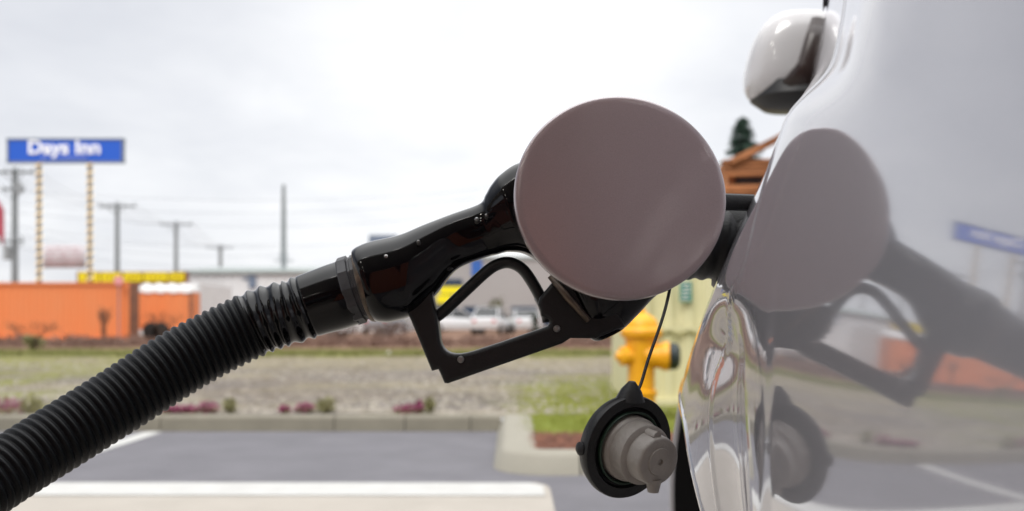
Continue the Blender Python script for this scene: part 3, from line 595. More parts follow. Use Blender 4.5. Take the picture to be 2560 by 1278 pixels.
# ------------------------------------------------------------------ hydrant
m_hyd = mat('hydrant_yellow', (.92, .44, .008), .45, noise_s=9, col2=(.82, .36, .01), bump=.15, bump_s=50); m_hblk = mat('black_outlet', (.02, .03, .03), .5)
D = 7.75; hx = xat(1603, D); hz = .105; ztp = zat(768, D); t_ = thing('fire_hydrant', 'orange yellow fire hydrant with one black outlet cap on the grass', 'hydrant', (hx, D, hz)); k = D / FPX
b = MB(); b.lathe((hx, D, hz), (0, 0, 1), [(0, 0), (0, .15), (.035, .15), (.04, .115), (.20, .110), (.22, .125), (.25, .125), (.26, .105), (zat(905, D) - hz, .105), (zat(880, D) - hz, .12), (zat(858, D) - hz, .125), (zat(846, D) - hz, .128), (zat(842, D) - hz, .155), (zat(832, D) - hz, .165), (zat(829, D) - hz, .165)], 28); b.build('barrel', m_hyd, t_, smooth=35)
b = MB(); b.lathe((hx, D, 0), (0, 0, 1), [(zat(828.5, D), .165), (zat(824, D), .16), (zat(818, D), .135), (zat(805, D), .128), (zat(795, D), .105), (zat(786, D), .06), (zat(781, D), .034), (zat(769, D), .03), (zat(768, D), 0)], 28); b.build('bonnet', m_hyd, t_, smooth=35)
zo = zat(890, D); b = MB(); b.lathe((hx + .02, D - .03, zo), (1, -.12, 0), [(0, .10), (.10, .095), (.13, .10), (.135, .11), (.19, .115), (.20, .09)], 24); b.build('outlet', m_hyd, t_, smooth=35)
b = MB(); b.lathe((hx + .02, D - .03, zo), (1, -.12, 0), [(.195, .10), (.20, .108), (.26, .10), (.28, .06), (.28, 0)], 24); b.build('outlet_cap', m_hblk, t_, smooth=35)
b = MB(); b.lathe((hx - .02, D - .02, zo), (-1, -.25, 0), [(0, .07), (.10, .065), (.105, .075), (.15, .075), (.16, .04), (.19, .03), (.19, 0)], 20); b.build('outlet', m_hyd, t_, smooth=35)
b = MB(); b.lathe((hx + .06, D - .05, zat(1002, D) + .5), (0, 0, 1), [(0, 0)], 4)
for a in range(8): b.box((hx + .135 * math.cos(a * .785), D + .135 * math.sin(a * .785), hz + .045), (.025, .025, .03))
b.build('bolts', m_hyd, t_)

# ------------------------------------------------------------------ cream metal shed with timber on its roof
m_crm = mat('cream_sheet_metal', (.72, .68, .42), .5, noise_s=2, col2=(.66, .62, .38), nmix=1.4); m_tim = mat('orange_timber', (.46, .18, .07), .75, noise_s=6, col2=(.22, .08, .03), stretch=(.4, 1, 1)); m_grn = mat('green_notice', (.03, .22, .17), .6)
D = 9.2; xa, xb = xat(1600, D), 4.4; zt = zat(500, D); z0 = .09; t_ = thing('metal_shed', 'cream ribbed metal shed behind the hydrant and the car', 'shed', ((xa + xb) / 2, D + 1.2, z0))
b = MB(); b.box(((xa + xb) / 2, D + 1.35, (zt + z0) / 2), (xb - xa, 2.5, zt - z0)); corr_wall(b, xa + .05, xb - .05, D + .01, z0 + .06, zt - .06, .19, .035); b.build('wall', m_crm, t_)
b = MB()
for x in (xa + .04, xb - .04): b.box((x, D + .0, (zt + z0) / 2), (.08, .1, zt - z0))
b.box(((xa + xb) / 2, D, zt - .03), (xb - xa - .17, .09, .06)); b.box(((xa + xb) / 2, D, z0 + .04), (xb - xa - .17, .09, .08)); b.box(((xa + xb) / 2, D - .02, zat(822, D)), (xb - xa - .2, .03, .035)); b.build('frame', m_crm, t_)
b = MB(); b.box((xat(1713, D), D - .035, zat(730, D)), (.115, .008, .19)); sg = b.build('notice', m_grn, t_)
b = MB()
for q in range(5): b.box((xat(1713, D) + random.uniform(-.01, .01), D - .0415, zat(730, D) + .07 - q * .034), (.085 - .02 * (q % 2), .003, .013))
b.build('printed_lines', m_wht, t_)
t_ = thing('timber_stack', 'orange brown timber roof rails stacked on top of the cream shed', 'timber', (xat(1860, 9.4), 9.4, zt)); D = 9.35; bl = MB(); m_dkgap = mat('dark_gap_fill', (.06, .06, .07), .8)
for (y_, h_) in ((488, .025), (478, .03), (466, .03), (433, .035), (422, .03), (411, .035), (400, .025)):
    z = zat(y_, D); b = MB(); b.box((2.75, D, z), (1.5, .09, h_), rot=Matrix.Rotation(math.radians(random.uniform(-1.5, 1.5)), 3, 'Y')); b.build('rail', m_tim, t_, bevel=.004)
    b = MB(); b.box((2.75, D + .55, z), (1.5, .09, h_)); b.build('rail', m_tim, t_, bevel=.004)
for x in (2.10, 2.5, 2.9, 3.3):
    b = MB(); b.box((x, D + .27, (zt + zat(402, D)) / 2), (.06, .42, zat(402, D) - zt)); b.build('post', m_tim, t_)
b = MB(); b.box((2.35, D + .2, zat(448, D)), (.38, .25, .11)); b.build('dark_gap_block', m_dkgap, t_, bevel=.02)  # dark block put in for the dark gap between the rails
for s_, dx in ((1, 0), (1, .06)):
    b = MB(); a0 = Vector((xat(1822, D), D - .06 + dx * 6, zat(408, D))); a1 = Vector((xat(1960, D), D - .06 + dx * 6, zat(338, D))); d_ = (a1 - a0); b.box(tuple((a0 + a1) / 2), (d_.length, .06, .055), rot=Matrix.Rotation(-math.atan2(d_.z, d_.x), 3, 'Y')); b.build('rafter', m_tim, t_, bevel=.004)

# ------------------------------------------------------------------ the car: its skin as x = XS(y, z), z measured from eye height
COEF = [[0, 0, 0.135925], [0, 1, 0.009219], [0, 2, 0.011259], [0, 3, 0.003806], [1, 0, 0.008121], [1, 1, 0.00067], [1, 2, 0.025805], [1, 3, 0.000125], [2, 0, 0.001972], [2, 1, 0.007507], [2, 2, 0.034751], [3, 0, 0.005548], [3, 1, 0.005087], [4, 0, 0.00712]]
UVT = np.array([(-.195, .158), (-.12, .165), (-.04, .178), (.04, .205), (.072, .222), (.109, .244), (.207, .279), (.325, .312)]); UP = np.polyfit(UVT[:, 0], UVT[:, 1], 4)
def sclip(v, a, b_, w=.015):
    spf = lambda q: w * np.logaddexp(0, q / w)
    return a + spf(v - a) - spf(v - b_)
def sst(a, b_, x):
    q = np.clip((x - a) / (b_ - a), 0, 1); return q * q * q * (q * (6 * q - 15) + 10)
def Fp(Y, z):
    s = (Y - .5) / .3; q = z / .15; return sum(v * s ** i * q ** j for i, j, v in COEF)
def XS(Y, z):
    Y = np.asarray(Y, float); z = np.asarray(z, float)
    Yc = np.maximum(Y, .22); v = z / Yc; vc = np.where((v > -.20) & (v < .30), v, sclip(v, -.235, .34, .007))
    f = Fp(np.minimum(Yc, .9), np.clip(vc * np.minimum(Yc, .9), -.24, .3)); u = np.polyval(UP, vc); lo = sst(.06, -.08, vc); Yt = .76 + .36 * lo; d = Y - Yt
    q = np.where(d < 0, (.50 - .35 * lo) * d * d, (.11 - .085 * lo) * 2 * .3 * .3 * (np.sqrt(1 + (d / .3) ** 2) - 1)); g = u * Yc + q; w = sst(.52, .82 + .10 * lo, Y)
    X = f * (1 - w) + g * w; D4 = Fp(.41, vc * .41) - u * .41; hi = sst(.195, .275, vc) * sst(.31, .52, Y); X = X * (1 - hi) + hi * (u * Yc + .008 + (D4 - .008) * np.exp(-(np.maximum(Y, .3) - .41) / .35))
    X = X + .55 * np.clip(.20 - Y, 0, 1) ** 2 * 2          # rear corner rounds away behind the camera
    Ys = 4.2 * 1.0; X = X + .35 * np.clip(Y - 3.3, 0, 2) ** 2          # front corner
    X = X + .25 * np.clip(-.42 - z, 0, 1) ** 2 * 2 + .12 * np.clip(z - .30, 0, 1) ** 2
    # softly dented lower flank ahead of the wheel arch, ending in a vertical crease
    wl = sst(.05, -.03, z) * sst(.505, .525, Y) * sst(.90, .72, Y)
    X = X + wl * (.011 * sst(.03, -.04, z) * np.exp(-((Y - .665) / .075) ** 2) + .045 * np.minimum(z, 0) + .0009 * np.sin(z * 38 + Y * 9))
    # raised edge of the film / panel seam running down the flank
    Yd = .60 + .135 * sst(.06, -.06, z)
    X = X - .0012 * np.exp(-((Y - Yd) / .0040) ** 2)
    return X
AC = (1.17, -.47); AR = (.417, .385)       # rear wheel arch centre and half axes (squarish)
FC = (3.25, -.47)
def arch(Y, z, c_=AC): return (np.abs((Y - c_[0]) / AR[0]) ** 6 + np.abs((z - c_[1]) / AR[1]) ** 6) ** (1 / 6)
car = thing('silver_car', 'silver car filling the right side with mirror-like flank and open fuel door', 'car', (.9, 1.6, 0))
Yg = np.concatenate([np.linspace(-.30, .2, 26)[:-1], np.linspace(.2, .56, 60)[:-1], np.linspace(.56, .78, 130)[:-1], np.linspace(.78, 1.65, 150)[:-1], np.linspace(1.65, 2.8, 40)[:-1], np.linspace(2.8, 3.75, 100)[:-1], np.linspace(3.75, 4.35, 20)])
Zg = np.concatenate([np.linspace(-.62, -.22, 80)[:-1], np.linspace(-.22, .40, 140)])
YY, ZZ = np.meshgrid(Yg, Zg); 
def side_shell(other=False):
    nr, nc = YY.shape; Yv = YY.copy(); Zv = ZZ.copy(); inside = np.zeros(Yv.shape, bool)
    for c_ in (AC, FC):
        r = arch(Yv, Zv, c_); ins = r < 1; inside |= ins
        near = ins & (r > .965) | (~ins & (r < 1.012))
        Yv = np.where(near, c_[0] + (Yv - c_[0]) / r, Yv); Zv = np.where(near, c_[1] + (Zv - c_[1]) / r, Zv); inside &= ~near
    X = XS(Yv, Zv)
    if other: X = CLX(Yv) * 2 - X
    V = np.stack([X, Yv, Zv + H], -1).reshape(-1, 3)
    ins = inside.reshape(-1); F_ = [f for f in grid_faces(nr, nc) if not any(ins[i] for i in f)]
    return V, F_
def CLX(Y): return XS(np.clip(1.2, 0, 9), -.2) * 0 + .98 + .13 * (np.asarray(Y) - 1.2)
def clean(mb, name, m, smooth_=True):
    o = mb.build(name, m, car, smooth=smooth_); bm = bmesh.new(); bm.from_mesh(o.data); loose = [v for v in bm.verts if not v.link_faces]; bmesh.ops.delete(bm, geom=loose, context='VERTS'); bm.to_mesh(o.data); bm.free(); return o
b = MB(); V, F_ = side_shell(); b.add(V, F_); V, F_ = side_shell(True); b.add(V, F_)
# ends and sill closing
for Ye in (Yg[0], Yg[-1]):
    zz = Zg[::6]; v = []
    for z in zz:
        x0 = float(XS(Ye, z)); x1 = float(CLX(Ye) * 2 - x0)
        for q in np.linspace(0, 1, 13): v.append((x0 + (x1 - x0) * q, Ye + (-.12 if Ye < 1 else .25) * (1 - (2 * q - 1) ** 4), z + H))
    b.add(v, grid_faces(len(zz), 13))
clean(b, 'body', m_silver)
# bonnet + greenhouse
ZB = .40
def ringx(Y, z, inset): x0 = float(XS(Y, ZB)); cl = float(CLX(Y)); h_ = (cl - x0) - inset; return cl - h_, cl + h_
b = MB(); gl = MB()
prof = [(-.30, .40), (-.10, .70), (.15, .85), (.9, .88), (1.7, .86), (2.35, .76), (3.05, .42)]
def roofz(Y): return float(np.interp(Y, [p[0] for p in prof], [p[1] for p in prof]))
ysr = np.linspace(-.28, 3.0, 34); vr = []
for Y in ysr:
    zr = max(roofz(Y), .42); ins = .26 * (zr - .4) / .46 + .03; a0, a1 = ringx(Y, zr, ins); row = []
    for q in np.linspace(0, 1, 15): row.append((a0 + (a1 - a0) * q, Y, H + zr + .05 * (1 - (2 * q - 1) ** 2)))
    vr += row
b.add(vr, grid_faces(34, 15)); 
for Y0_, Y1_ in ((.0, .22), (1.12, 1.22), (2.32, 2.46)):      # pillars both sides
    for s_ in (0, 1):
        v = []
        for Y, f in ((Y0_, 0), (Y1_, 0), (Y1_ * .97 + .06, 1), (Y0_ * .97 + .06, 1)):
            zr = roofz(Y); zz = .38 if f == 0 else zr; ins = .0 if f == 0 else .26 * (zr - .4) / .46 + .03; a = ringx(Y, zz, ins - .006)[s_]; v.append((a, Y, H + zz))
        b.add(v, [(0, 1, 2, 3)])
clean(b, 'roof', m_silver)
for s_ in (0, 1):
    v = []; nn = 30
    for Y in np.linspace(-.25, 2.98, nn):
        zr = max(roofz(Y), .42); a = ringx(Y, .38, .0)[s_]; c_ = ringx(Y, zr, .26 * (zr - .4) / .46 + .03)[s_]; v += [(a, Y, H + .385), (c_, Y, H + zr)]
    g_ = MB(); g_.add(v, [(2 * i, 2 * i + 2, 2 * i + 3, 2 * i + 1) for i in range(nn - 1)]); g_.build('side_window', m_glass, car, smooth=True)
bn = MB(); v = []; ysn = np.linspace(2.95, 4.35, 20)
for Y in ysn:
    a0, a1 = ringx(Y, .4, .0)
    for q in np.linspace(0, 1, 13): v.append((a0 + (a1 - a0) * q, Y + (.25 * (1 - (2 * q - 1) ** 4) if Y > 4.3 else 0), H + .40 + .05 * (1 - (2 * q - 1) ** 2) - .28 * max(0, (Y - 3.4)) ** 2))
bn.add(v, grid_faces(20, 13)); bn.build('bonnet', m_silver, car, smooth=True)
bn = MB(); bn.box((1.12, 1.7, H - .66), (1.0, 2.4, .05)); bn.build('underbody', m_blk2, car)
# arch lips, liners, wheels
def arch_pts(c_, n=160):
    o = []
    for a in np.linspace(math.radians(-24), math.radians(204), n):
        ca, sa = math.cos(a), math.sin(a); r = 1 / ((abs(ca) / AR[0]) ** 6 + (abs(sa) / AR[1]) ** 6) ** (1 / 6); o.append((c_[0] + ca * r, c_[1] + sa * r))
    return o
for c_ in (AC, FC):
    pts = arch_pts(c_); X0 = [float(XS(*p)) for p in pts]
    v = []
    for (Y, z), x in zip(pts, X0):
        ny, nz = (c_[0] - Y), (c_[1] - z); l = math.hypot(ny, nz); ny /= l; nz /= l
        v += [(x + .0010, Y - ny * .005, z - nz * .005 + H), (x - .0012, Y - ny * .0035, z - nz * .0035 + H), (x - .0012, Y + ny * .002, z + nz * .002 + H), (x + .005, Y + ny * .004, z + nz * .004 + H), (x + .012, Y + ny * .004, z + nz * .004 + H)]
    b = MB(); b.add(v, [(5 * i + j, 5 * i + j + 1, 5 * i + j + 6, 5 * i + j + 5) for i in range(len(pts) - 1) for j in range(4)]); b.build('arch_lip', m_silver, car, smooth=True)
    v = []
    for (Y, z), x in zip(pts, X0): v += [(x + .006, c_[0] + (Y - c_[0]) * .99, c_[1] + (z - c_[1]) * .99 + H), (x + .30, Y, z + H), (x + .32, c_[0], c_[1] + H)]
    b = MB(); b.add(v, [(3 * i, 3 * i + 1, 3 * i + 4, 3 * i + 3) for i in range(len(pts) - 1)] + [(3 * i + 1, 3 * i + 2, 3 * i + 4) for i in range(len(pts) - 1)]); b.build('arch_liner', m_blk2, car, smooth=True)
    xw = float(XS(c_[0], -.25)) + .025; r = .335; dirx = Vector((1, -.17, 0))
    for sx_ in (0, 1):
        ox = Vector((xw, c_[0], r)) if not sx_ else Vector((2 * float(CLX(c_[0])) - xw, c_[0], r)); dx = dirx if not sx_ else -dirx
        b = MB(); b.lathe(ox, dx, [(.02, .20), (0, .22), (-.0, .30), (.02, r - .01), (.04, r), (.18, r), (.2, r - .01), (.22, .29), (.22, .2)], 40); wh = b.build('wheel', m_tyre, car, smooth=40, loc=ox)
        b = MB(); b.lathe(ox, dx, [(.012, .215), (.0, .21), (.02, .19), (.05, .18), (.05, .05), (.02, .04), (.02, 0)], 40)
        for q in range(5):
            a = q * 2 * math.pi / 5; e = Vector((.02, 0, 0)) if not sx_ else Vector((-.02, 0, 0)); b.tube([ox + e, ox + e + Vector((0, math.cos(a) * .2, math.sin(a) * .2))], .022, 6)
        b.build('rim', m_steel, wh, smooth=40)
# door mirror
D = 2.1; t_ = car; b = MB(); mc = P(1992, 150, D); n1_, n2_ = 40, 24; v = []
for i in range(n2_ + 1):
    ph = math.pi * i / n2_; cz = math.cos(ph); rr = abs(math.sin(ph)) ** .55
    for j in range(n1_):
        a = 2 * math.pi * j / n1_; ca, sa = math.cos(a), math.sin(a); ex = abs(ca) ** .75 * (1 if ca > 0 else -1); ey = abs(sa) ** .75 * (1 if sa > 0 else -1)
        zz = (abs(cz) ** .8) * (1 if cz > 0 else -1); wd = .105 - .014 * zz
        v.append((mc.x + wd * ex * rr - .012 * zz * -1, mc.y + .07 * ey * rr, mc.z + .100 * zz))
b.add(v, [(i * n1_ + j, i * n1_ + (j + 1) % n1_, (i + 1) * n1_ + (j + 1) % n1_, (i + 1) * n1_ + j) for i in range(n2_) for j in range(n1_)])
m_mir = mat('mirror_shell_paint', (.62, .61, .62), .25, coat=1.0)
mir = b.build('door_mirror', m_mir, car, smooth=True, loc=mc)
b = MB(); b.lathe(mc + Vector((-.01, 0, -.055)), (0, 0, -1), [(0, .0), (0, .078), (.03, .088), (.05, .062), (.056, 0)], 28); b.build('base_cover', m_blk2, mir, smooth=40)
sx0 = float(XS(2.15, mc.z - H - .05))
b = MB(); b.tube([mc + Vector((.03, .0, -.06)), mc + Vector((.10, 0.01, -.12)), Vector((sx0 + .08, 2.2, mc.z - .20))], [.035, .03, .04], 12); b.build('mirror_arm', m_blk2, mir, smooth=True)
b = MB(); b.tube([P(2046, 52, D - .055), P(2040, 100, D - .075), P(2024, 170, D - .078), P(1985, 225, D - .070)], [.018, .023, .026, .030], 14, up=(0, 1, 0), flat=.012); b.build('dark_panel', mat('brown_black_trim', (.035, .022, .02), .3), mir, smooth=True)
# fuel filler: neck, hinged round door, hanging cap on its tether
fz = zat(607, .86); fx = float(XS(.86, fz - H)); b = MB(); b.lathe((fx - .012, .87, fz), (1, -.2, -.05), [(.04, 0), (.03, .030), (0, .033), (-.004, .037), (.0, .041), (.05, .042)], 36); b.build('filler_neck', m_blk2, car, smooth=40)
DD = .772; dc = P(1553.5, 491.5, DD); nrm = Vector((.07, -1, .10)).normalized(); rx = 268 / FPX * DD; rz = 259 / FPX * DD
e1 = Vector((0, 0, 1)).cross(nrm).normalized() * -1; e1 = nrm.cross(Vector((0, 0, 1))).normalized(); e2 = e1.cross(nrm).normalized()
if e1.x < 0: e1 = -e1
if e2.z < 0: e2 = -e2
prof = [(0, .0012), (.25, .0011), (.5, .0009), (.75, .0005), (.92, .0001), (.975, -.0003), (.993, -.0012), (1.0, -.0028), (1.0, -.0075), (.985, -.0088), (.93, -.0088), (0, -.0075)]; n = 128; v = []
for r_, d_ in prof:
    for j in range(n):
        a = 2 * math.pi * j / n; v.append(dc + e1 * (rx * 1.003 * r_ * math.cos(a)) + e2 * (rz * 1.004 * r_ * math.sin(a)) + nrm * d_)
b = MB(); b.add(v, [(i * n + j, i * n + (j + 1) % n, (i + 1) * n + (j + 1) % n, (i + 1) * n + j) for i in range(len(prof) - 1) for j in range(n)]); fd = b.build('fuel_door', m_door, car, smooth=50, loc=dc)
fd['label'] = 'round fuel filler door standing open'
b = MB(); hp = spline([tuple(dc - nrm * .012 + e1 * .02), tuple(dc - nrm * .02 + e1 * .07), (fx - .02, dc.y + .035, dc.z + .0), (fx + .03, dc.y + .05, dc.z)], 8); b.tube(hp, .007, 8, up=(0, 1, 0), flat=.004); b.build('hinge_arm', m_blk2, fd, smooth=True)
CDp = .725; cc = P(1563, 1115, CDp); ax = Vector((.50, -.84, -.17)).normalized(); k = CDp / FPX; R0 = 131 * k
cap = MB(); cap.lathe(cc, ax, [(-.010, 0), (-.010, R0 * .5), (-.009, R0 * .8), (-.006, R0 * .95), (0, R0), (.004, R0), (.0055, R0 * .985), (.0055, R0 * .80), (.003, R0 * .76), (.002, R0 * .68), (.002, 0)], 72)
c0 = cc - ax * .003
up_ = (Vector((0, 0, 1)) - ax * ax.z).normalized(); sd_ = ax.cross(up_)
cap.tube([cc + up_ * R0 * .9, cc + up_ * R0 * 1.10, cc + up_ * R0 * 1.26], [.011, .0075, .0025], 14)
sl = -sd_ if sd_.x > 0 else sd_; cap.tube([cc + sl * R0 * .85 - ax * .002, cc + sl * R0 * 1.02 - ax * .002, cc + sl * R0 * 1.07 - ax * .002], [.0055, .005, .0025], 12)
cp = cap.build('fuel_cap', m_blk2, car, smooth=40, loc=cc); cp['label'] = 'black fuel cap hanging on its tether, grey plug outward'
b = MB(); b.lathe(cc, ax, [(.003, R0 * .70), (.0065, R0 * .715), (.0075, R0 * .695), (.0065, R0 * .675), (.003, R0 * .66)], 64); b.build('o_ring', m_oring, cp, smooth=True)
b = MB(); b.lathe(cc, ax, [(.001, R0 * .63), (.010, R0 * .625), (.011, R0 * .60), (.0115, R0 * .585), (.024, R0 * .57), (.025, R0 * .54), (.026, R0 * .47), (.037, R0 * .455), (.0390, R0 * .44), (.0400, R0 * .41), (.0400, R0 * .26), (.0412, R0 * .25), (.0412, R0 * .06), (.0395, R0 * .05), (.0395, 0)], 56)
for a in (.1, 3.3):
    dv_ = up_ * math.cos(a) + sd_ * math.sin(a); b.tube([cc + dv_ * R0 * .45 + ax * .026, cc + dv_ * R0 * .455 + ax * .037], .0035, 8)
dn = P(1617, 1222, CDp - .036); b.tube([cc - up_ * R0 * .36 + ax * .036, cc - up_ * R0 * .60 + ax * .037 + sd_ * .0], [.006, .004], 8)
b.build('plug', m_plug, cp, smooth=45)
b = MB(); tp = spline([tuple(P(1690, 640, .80)), tuple(P(1672, 735, .775)), tuple(P(1655, 800, .76)), tuple(P(1622, 895, .74)), tuple(P(1597, 972, .725)), tuple(cc + up_ * R0 * 1.2)], 8); tp[-1] = np.array(cc + up_ * R0 * 1.2); b.tube([Vector(p) for p in tp], .0013, 8); b.tube([Vector(tp[0]), Vector((fx - .005, .86, fz - .02))], .0013, 8); b.build('tether', m_blk2, cp, smooth=True)

# ------------------------------------------------------------------ the fuel nozzle and hose
noz = thing('fuel_nozzle', 'black fuel nozzle in the car with its ribbed hose coming in from lower left', 'fuel nozzle', tuple(P(1000, 720, .83)))
DN = .835
def dnoz(px): return DN - .035 * max(0, (1000 - px) / 1000) - .10 * max(0, (650 - px) / 650) ** 1.5 if px < 1000 else DN
secs = [((884, 625), (940, 803), .95), ((896, 617), (956, 806), 1.0), ((930, 604), (985, 804), 1.0), ((1000, 588), (1040, 785), .95), ((1060, 563), (1090, 738), .88), ((1130, 536), (1140, 676), .85), ((1198, 511), (1205, 647), .85),
        ((1214, 488), (1240, 637), .82), ((1228, 464), (1275, 630), .8), ((1252, 437), (1322, 640), .78), ((1297, 409), (1385, 690), .78), ((1370, 400), (1440, 770), .72), ((1450, 405), (1480, 850), .66), ((1530, 420), (1545, 832), .66), ((1585, 440), (1592, 790), .62), ((1640, 470), (1640, 740), .6), ((1700, 512), (1700, 706), .75)]
arr = spline([(a[0], a[1], c_[0], c_[1], r) for a, c_, r in secs], 7)
def loft(mb, rows, n=48, pw=.85, d=None, dflt=None):
    v = []
    for tx, ty, bx, by, r in rows:
        D_ = d if d else dnoz((tx + bx) / 2); T_, B_ = P(tx, ty, D_), P(bx, by, D_); c_ = (T_ + B_) / 2; h_ = (T_ - B_) / 2
        dep = min(h_.length, .034) * r
        for j in range(n):
            a = 2 * math.pi * j / n; ca, sa = math.cos(a), math.sin(a); ca = abs(ca) ** pw * (1 if ca > 0 else -1); sa = abs(sa) ** pw * (1 if sa > 0 else -1)
            v.append(c_ + h_ * ca + Vector((0, 1, 0)) * dep * sa)
    k = len(rows); mb.add(v, [(i * n + j, i * n + (j + 1) % n, (i + 1) * n + (j + 1) % n, (i + 1) * n + j) for i in range(k - 1) for j in range(n)] + [tuple(range(n)), tuple((k - 1) * n + j for j in range(n))])
b = MB(); loft(b, arr); b.build('nozzle_body', m_blk, noz, smooth=60)
# ribbed boot into the filler
b = MB(); rows = []
for i in range(40):
    f = i / 39; px = 1690 + f * 205; g = 1 + .03 * math.sin(f * 2 * math.pi * 6); top = 508 + 22 * f; bot = 697 + 4 * f; m_ = (top + bot) / 2; hh = (bot - top) / 2 * g; rows.append((px + 12, m_ - hh, px - 12, m_ + hh, 1.0))
loft(b, rows, 40, 1.0, .855); b.build('splash_boot', m_blk2, noz, smooth=50)
b = MB(); b.tube([P(1860, 606, .86), P(1960, 612, .89)], .012, 16); b.build('spout', m_steel, noz, smooth=40)
# guard and trigger
def curve_plate(name, loop, D_, half, bev, m, parent):
    cu = bpy.data.curves.new(name, 'CURVE'); cu.dimensions = '2D'; cu.fill_mode = 'BOTH'; sp_ = cu.splines.new('POLY'); sp_.points.add(len(loop) - 1)
    for q, (x, y) in zip(sp_.points, loop): p_ = P(x, y, D_); q.co = (p_.x, p_.z, 0, 1)
    sp_.use_cyclic_u = True; cu.extrude = half - bev; cu.bevel_depth = bev; cu.bevel_resolution = 2; cu.offset = -bev
    tmp = bpy.data.objects.new('tmp', cu); COL.objects.link(tmp); bpy.context.view_layer.update(); me = bpy.data.meshes.new_from_object(tmp); bpy.data.objects.remove(tmp)
    me.transform(Matrix(((1, 0, 0, 0), (0, 0, -1, D_), (0, 1, 0, 0), (0, 0, 0, 1)))); me.materials.clear(); me.materials.append(m); me.polygons.foreach_set('use_smooth', [True] * len(me.polygons)); me.set_sharp_from_angle(angle=math.radians(35))
    o = bpy.data.objects.new(name, me); COL.objects.link(o); o.parent = parent; me.transform(Matrix.Translation(-parent.location)); return o
def rnd(p0, p1, p2, n=6):
    return [tuple(np.array(p0) * (1 - t_) ** 2 + 2 * np.array(p1) * t_ * (1 - t_) + np.array(p2) * t_ ** 2) for t_ in np.linspace(0, 1, n)]
outer = [(1012, 762), (1030, 800), (1082, 926), (1098, 922), (1102, 930), (1113, 956), (1122, 957), (1405, 858), (1424, 845), (1487, 846), (1560, 815), (1520, 740), (1420, 690), (1385, 700)]
inner = [(1348, 745), (1344, 762), (1350, 776)] + rnd((1352, 790), (1385, 800), (1368, 816)) + [(1250, 856)] + rnd((1185, 877), (1112, 900), (1103, 850), 9) + [(1097, 800), (1085, 745)] + rnd((1084, 738), (1095, 690), (1135, 672), 6) + [(1100, 650), (1040, 700)]
gd = curve_plate('trigger_guard', outer + inner, DN - .004, .0125, .003, m_blk2, noz)
g2 = curve_plate('guard_rib', [(1016, 780), (1080, 932), (1096, 927), (1040, 790)], DN + .006, .006, .001, m_blk, gd) if False else None
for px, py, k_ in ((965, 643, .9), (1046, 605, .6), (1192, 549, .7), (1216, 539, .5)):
    b = MB(); b.lathe(P(px, py, DN - .0292), (0, -1, .3), [(-.006, .0026 * k_), (0, .0028 * k_), (.0012, .0024 * k_), (.002, .0012 * k_), (.0021, 0)], 14); b.build('glint_bump', m_steel, noz, smooth=40)  # steel bumps added to stand in for lamp glints on the body
for px, py in ((1152, 899), (1392, 822)):
    b = MB(); b.lathe(P(px, py, DN - .0165), (0, -1, 0), [(0, .0030), (.0014, .0027), (.002, .0014), (.0021, 0)], 14); b.build('rivet', m_steel, gd, smooth=40)
b = MB(); tr = spline([(1075, 800), (1105, 782), (1165, 726), (1215, 680), (1245, 661), (1275, 657), (1305, 672), (1330, 705), (1355, 752), (1372, 800)], 8)
b.tube([P(x, y, DN - .002) for x, y in tr], .0050, 14, up=(0, 1, 0), flat=.0085); b.build('trigger', m_blk2, noz, smooth=True)
b = MB(); b.tube([P(1345, 740, DN - .003), P(1366, 770, DN - .003), P(1370, 806, DN - .003)], [.0045, .006, .005], 10); b.build('hold_open_latch', m_steel, noz, smooth=True)
b = MB(); b.tube([P(1375, 690, DN - .018), P(1420, 745, DN - .020), P(1472, 802, DN - .018)], [.0025, .003, .0025], 8); b.build('seam_strip', m_brass, noz, smooth=True)
# swivel: metal ring, twelve-sided nut, smooth cuff, bellows, hose
def axis_piece(name, m, T0, B0, T1, B1, prof, n, smooth_):
    D_ = dnoz((T0[0] + B0[0]) / 2); p0 = (P(*T0, D_) + P(*B0, D_)) / 2; r0 = (P(*T0, D_) - P(*B0, D_)).length / 2; p1 = (P(*T1, D_) + P(*B1, D_)) / 2; L_ = (p1 - p0).length
    b = MB(); b.lathe(p0, p1 - p0, [(a * L_, r * r0) for a, r in prof], n); return b.build(name, m, noz, smooth=smooth_)
axis_piece('swivel_ring', m_brass, (874, 627), (938, 803), (892, 622), (954, 799), [(-.1, .9), (0, .98), (.3, 1.01), (.7, 1.01), (1, .97)], 56, 40)
axis_piece('swivel_nut', m_hex, (842, 648), (893, 812), (876, 632), (934, 804), [(-.05, .8), (0, .995), (.08, 1.02), (.62, 1.02), (.68, .95), (.8, .95), (.85, .99), (1.05, .99)], 12, None)
hose_c = [(905, 722, 84), (868, 733, 83), (835, 744, 83), (780, 762, 80), (730, 780, 78), (690, 790, 80), (640, 808, 80), (560, 846, 80), (480, 888, 81), (400, 936, 82), (320, 988, 82), (240, 1038, 82), (150, 1094, 83), (60, 1150, 83), (-40, 1215, 84), (-160, 1300, 85), (-320, 1430, 86)]
cl = spline(hose_c, 30); pts3 = [P(x, y, dnoz(x)) for x, y, r in cl]; rad3 = [r / FPX * dnoz(x) for x, y, r in cl]
s_len = np.concatenate([[0], np.cumsum([(pts3[i + 1] - pts3[i]).length for i in range(len(pts3) - 1)])]); Pa = np.array([tuple(p) for p in pts3]); Ra = np.array(rad3); PXa = np.array([q[0] for q in cl])
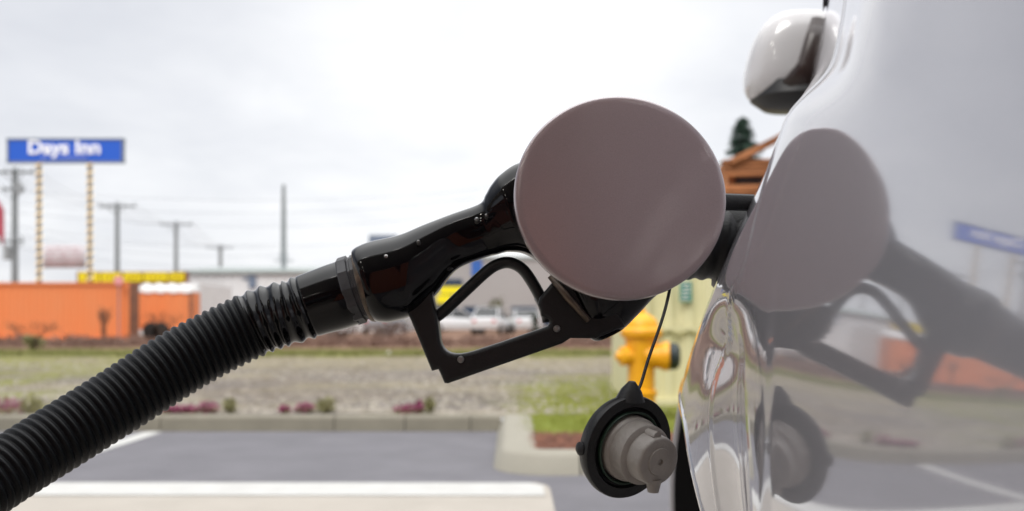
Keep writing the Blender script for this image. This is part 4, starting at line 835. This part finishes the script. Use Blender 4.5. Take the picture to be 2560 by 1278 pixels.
def hose_part(name, x_hi, x_lo, pitch, amp, m, per=8, sharp=2.5):
    s0 = np.interp(-x_hi, -PXa, s_len); s1 = np.interp(-x_lo, -PXa, s_len); n_ = int((s1 - s0) / pitch * per) if pitch else 24; ss_ = np.linspace(s0, s1, n_ + 1); pp = []; rr = []
    for s_ in ss_:
        p_ = [np.interp(s_, s_len, Pa[:, k_]) for k_ in range(3)]; r = np.interp(s_, s_len, Ra)
        if pitch: ph = ((s_ - s0) / pitch) % 1.0; r += amp * (1 - 2 * abs(math.cos(math.pi * ph)) ** sharp)
        pp.append(Vector(p_)); rr.append(r)
    b = MB(); b.tube(pp, rr, 56, up=(0, 1, 0)); return b.build(name, m, noz, smooth=True)
hose_part('cuff', 875, 768, 0, 0, m_blk)
hose_part('bellows', 770, 628, .0092, .0013, m_blk, 12, 1.6)
hose_part('hose', 632, -319, .0066, .0011, m_rub, 10, 3.0)
e0 = Vector(Pa[-1]); b = MB(); b.tube([e0, e0 + Vector((-.12, -.12, -.10)), Vector((-.55, -.25, .35)), Vector((-.75, -.7, .25)), Vector((-.95, -1.1, .55)), Vector((-1.0, -1.25, .95))], .024, 24); b.build('hose_tail', m_rub, noz, smooth=True)

# ------------------------------------------------------------------ forecourt behind and above the camera
m_can = mat('canopy_panel', (.55, .53, .52), .6, noise_s=.5, col2=(.5, .48, .47)); m_col = mat('column_paint', (.32, .12, .09), .5); m_wall = mat('blocker_brick', (.20, .10, .085), .9, noise_s=3, col2=(.15, .075, .065)); m_lamp = mat('canopy_lamp', (1, 1, 1), .5, emit=(1, .96, .88, 22))
cn = thing('canopy', 'wide flat forecourt canopy over the pumps', 'canopy', (0, -3, 0)); b = MB(); b.box((5.0, -6.2, 4.9), (25, 10.0, .7)); b.build('canopy_deck', m_can, cn)
for x, y in ((-5.5, -4), (5.5, -4)):
    b = MB(); b.box((x, y, 2.27), (.4, .4, 4.54)); b.build('column', m_col, cn)
for x in (-2.6, 3.2):
    for y in (-7.0, -4.4, -1.9):
        b = MB(); b.box((x, y, 4.535), (.34, .34, .02)); b.build('lamp', m_lamp, cn)
pm = thing('fuel_pump', 'dark red fuel dispenser on a concrete island', 'fuel pump', (-1.5, -1.9, .15)); b = MB(); b.box((-1.5, -1.9, 1.15), (1.1, .6, 2.0)); b.build('cabinet', m_col, pm, bevel=.03)
b = MB(); b.box((-1.5, -1.59, 1.5), (.8, .02, .7)); b.build('display_panel', m_blk2, pm)
m_or2 = mat('warm_reflector', (.42, .12, .06), .6); pm = thing('fuel_pump', 'orange red dispenser added unseen behind the silver car for a warm reflection', 'fuel pump', (.7, -2.6, .0)); b = MB(); b.box((.7, -2.6, 1.05), (1.3, .6, 2.1)); b.build('cabinet', m_or2, pm, bevel=.03)  # second pump, added only to reflect warm colour in the fuel door
b = MB(); b.box((-1.5, -1.9, .08), (2.2, 1.2, .15)); tag(b.build('pump_island', m_conc, bevel=.03), kind='structure')
st = thing('light_blocker_store', 'brick store wall added unseen behind the forecourt to darken the fuel door', 'building', (2, -12, 0)); b = MB(); b.box((6, -12, 2.7), (48, 5, 5.4)); b.build('wall', m_wall, st)  # added wall: blocks bright sky and browns the fuel door's reflection
for x in (-6, -2, 4, 8): b = MB(); b.box((x, -9.45, 1.5), (2.4, .08, 1.9)); b.build('window', m_glass, st)  # windows of the added light-blocking store wall
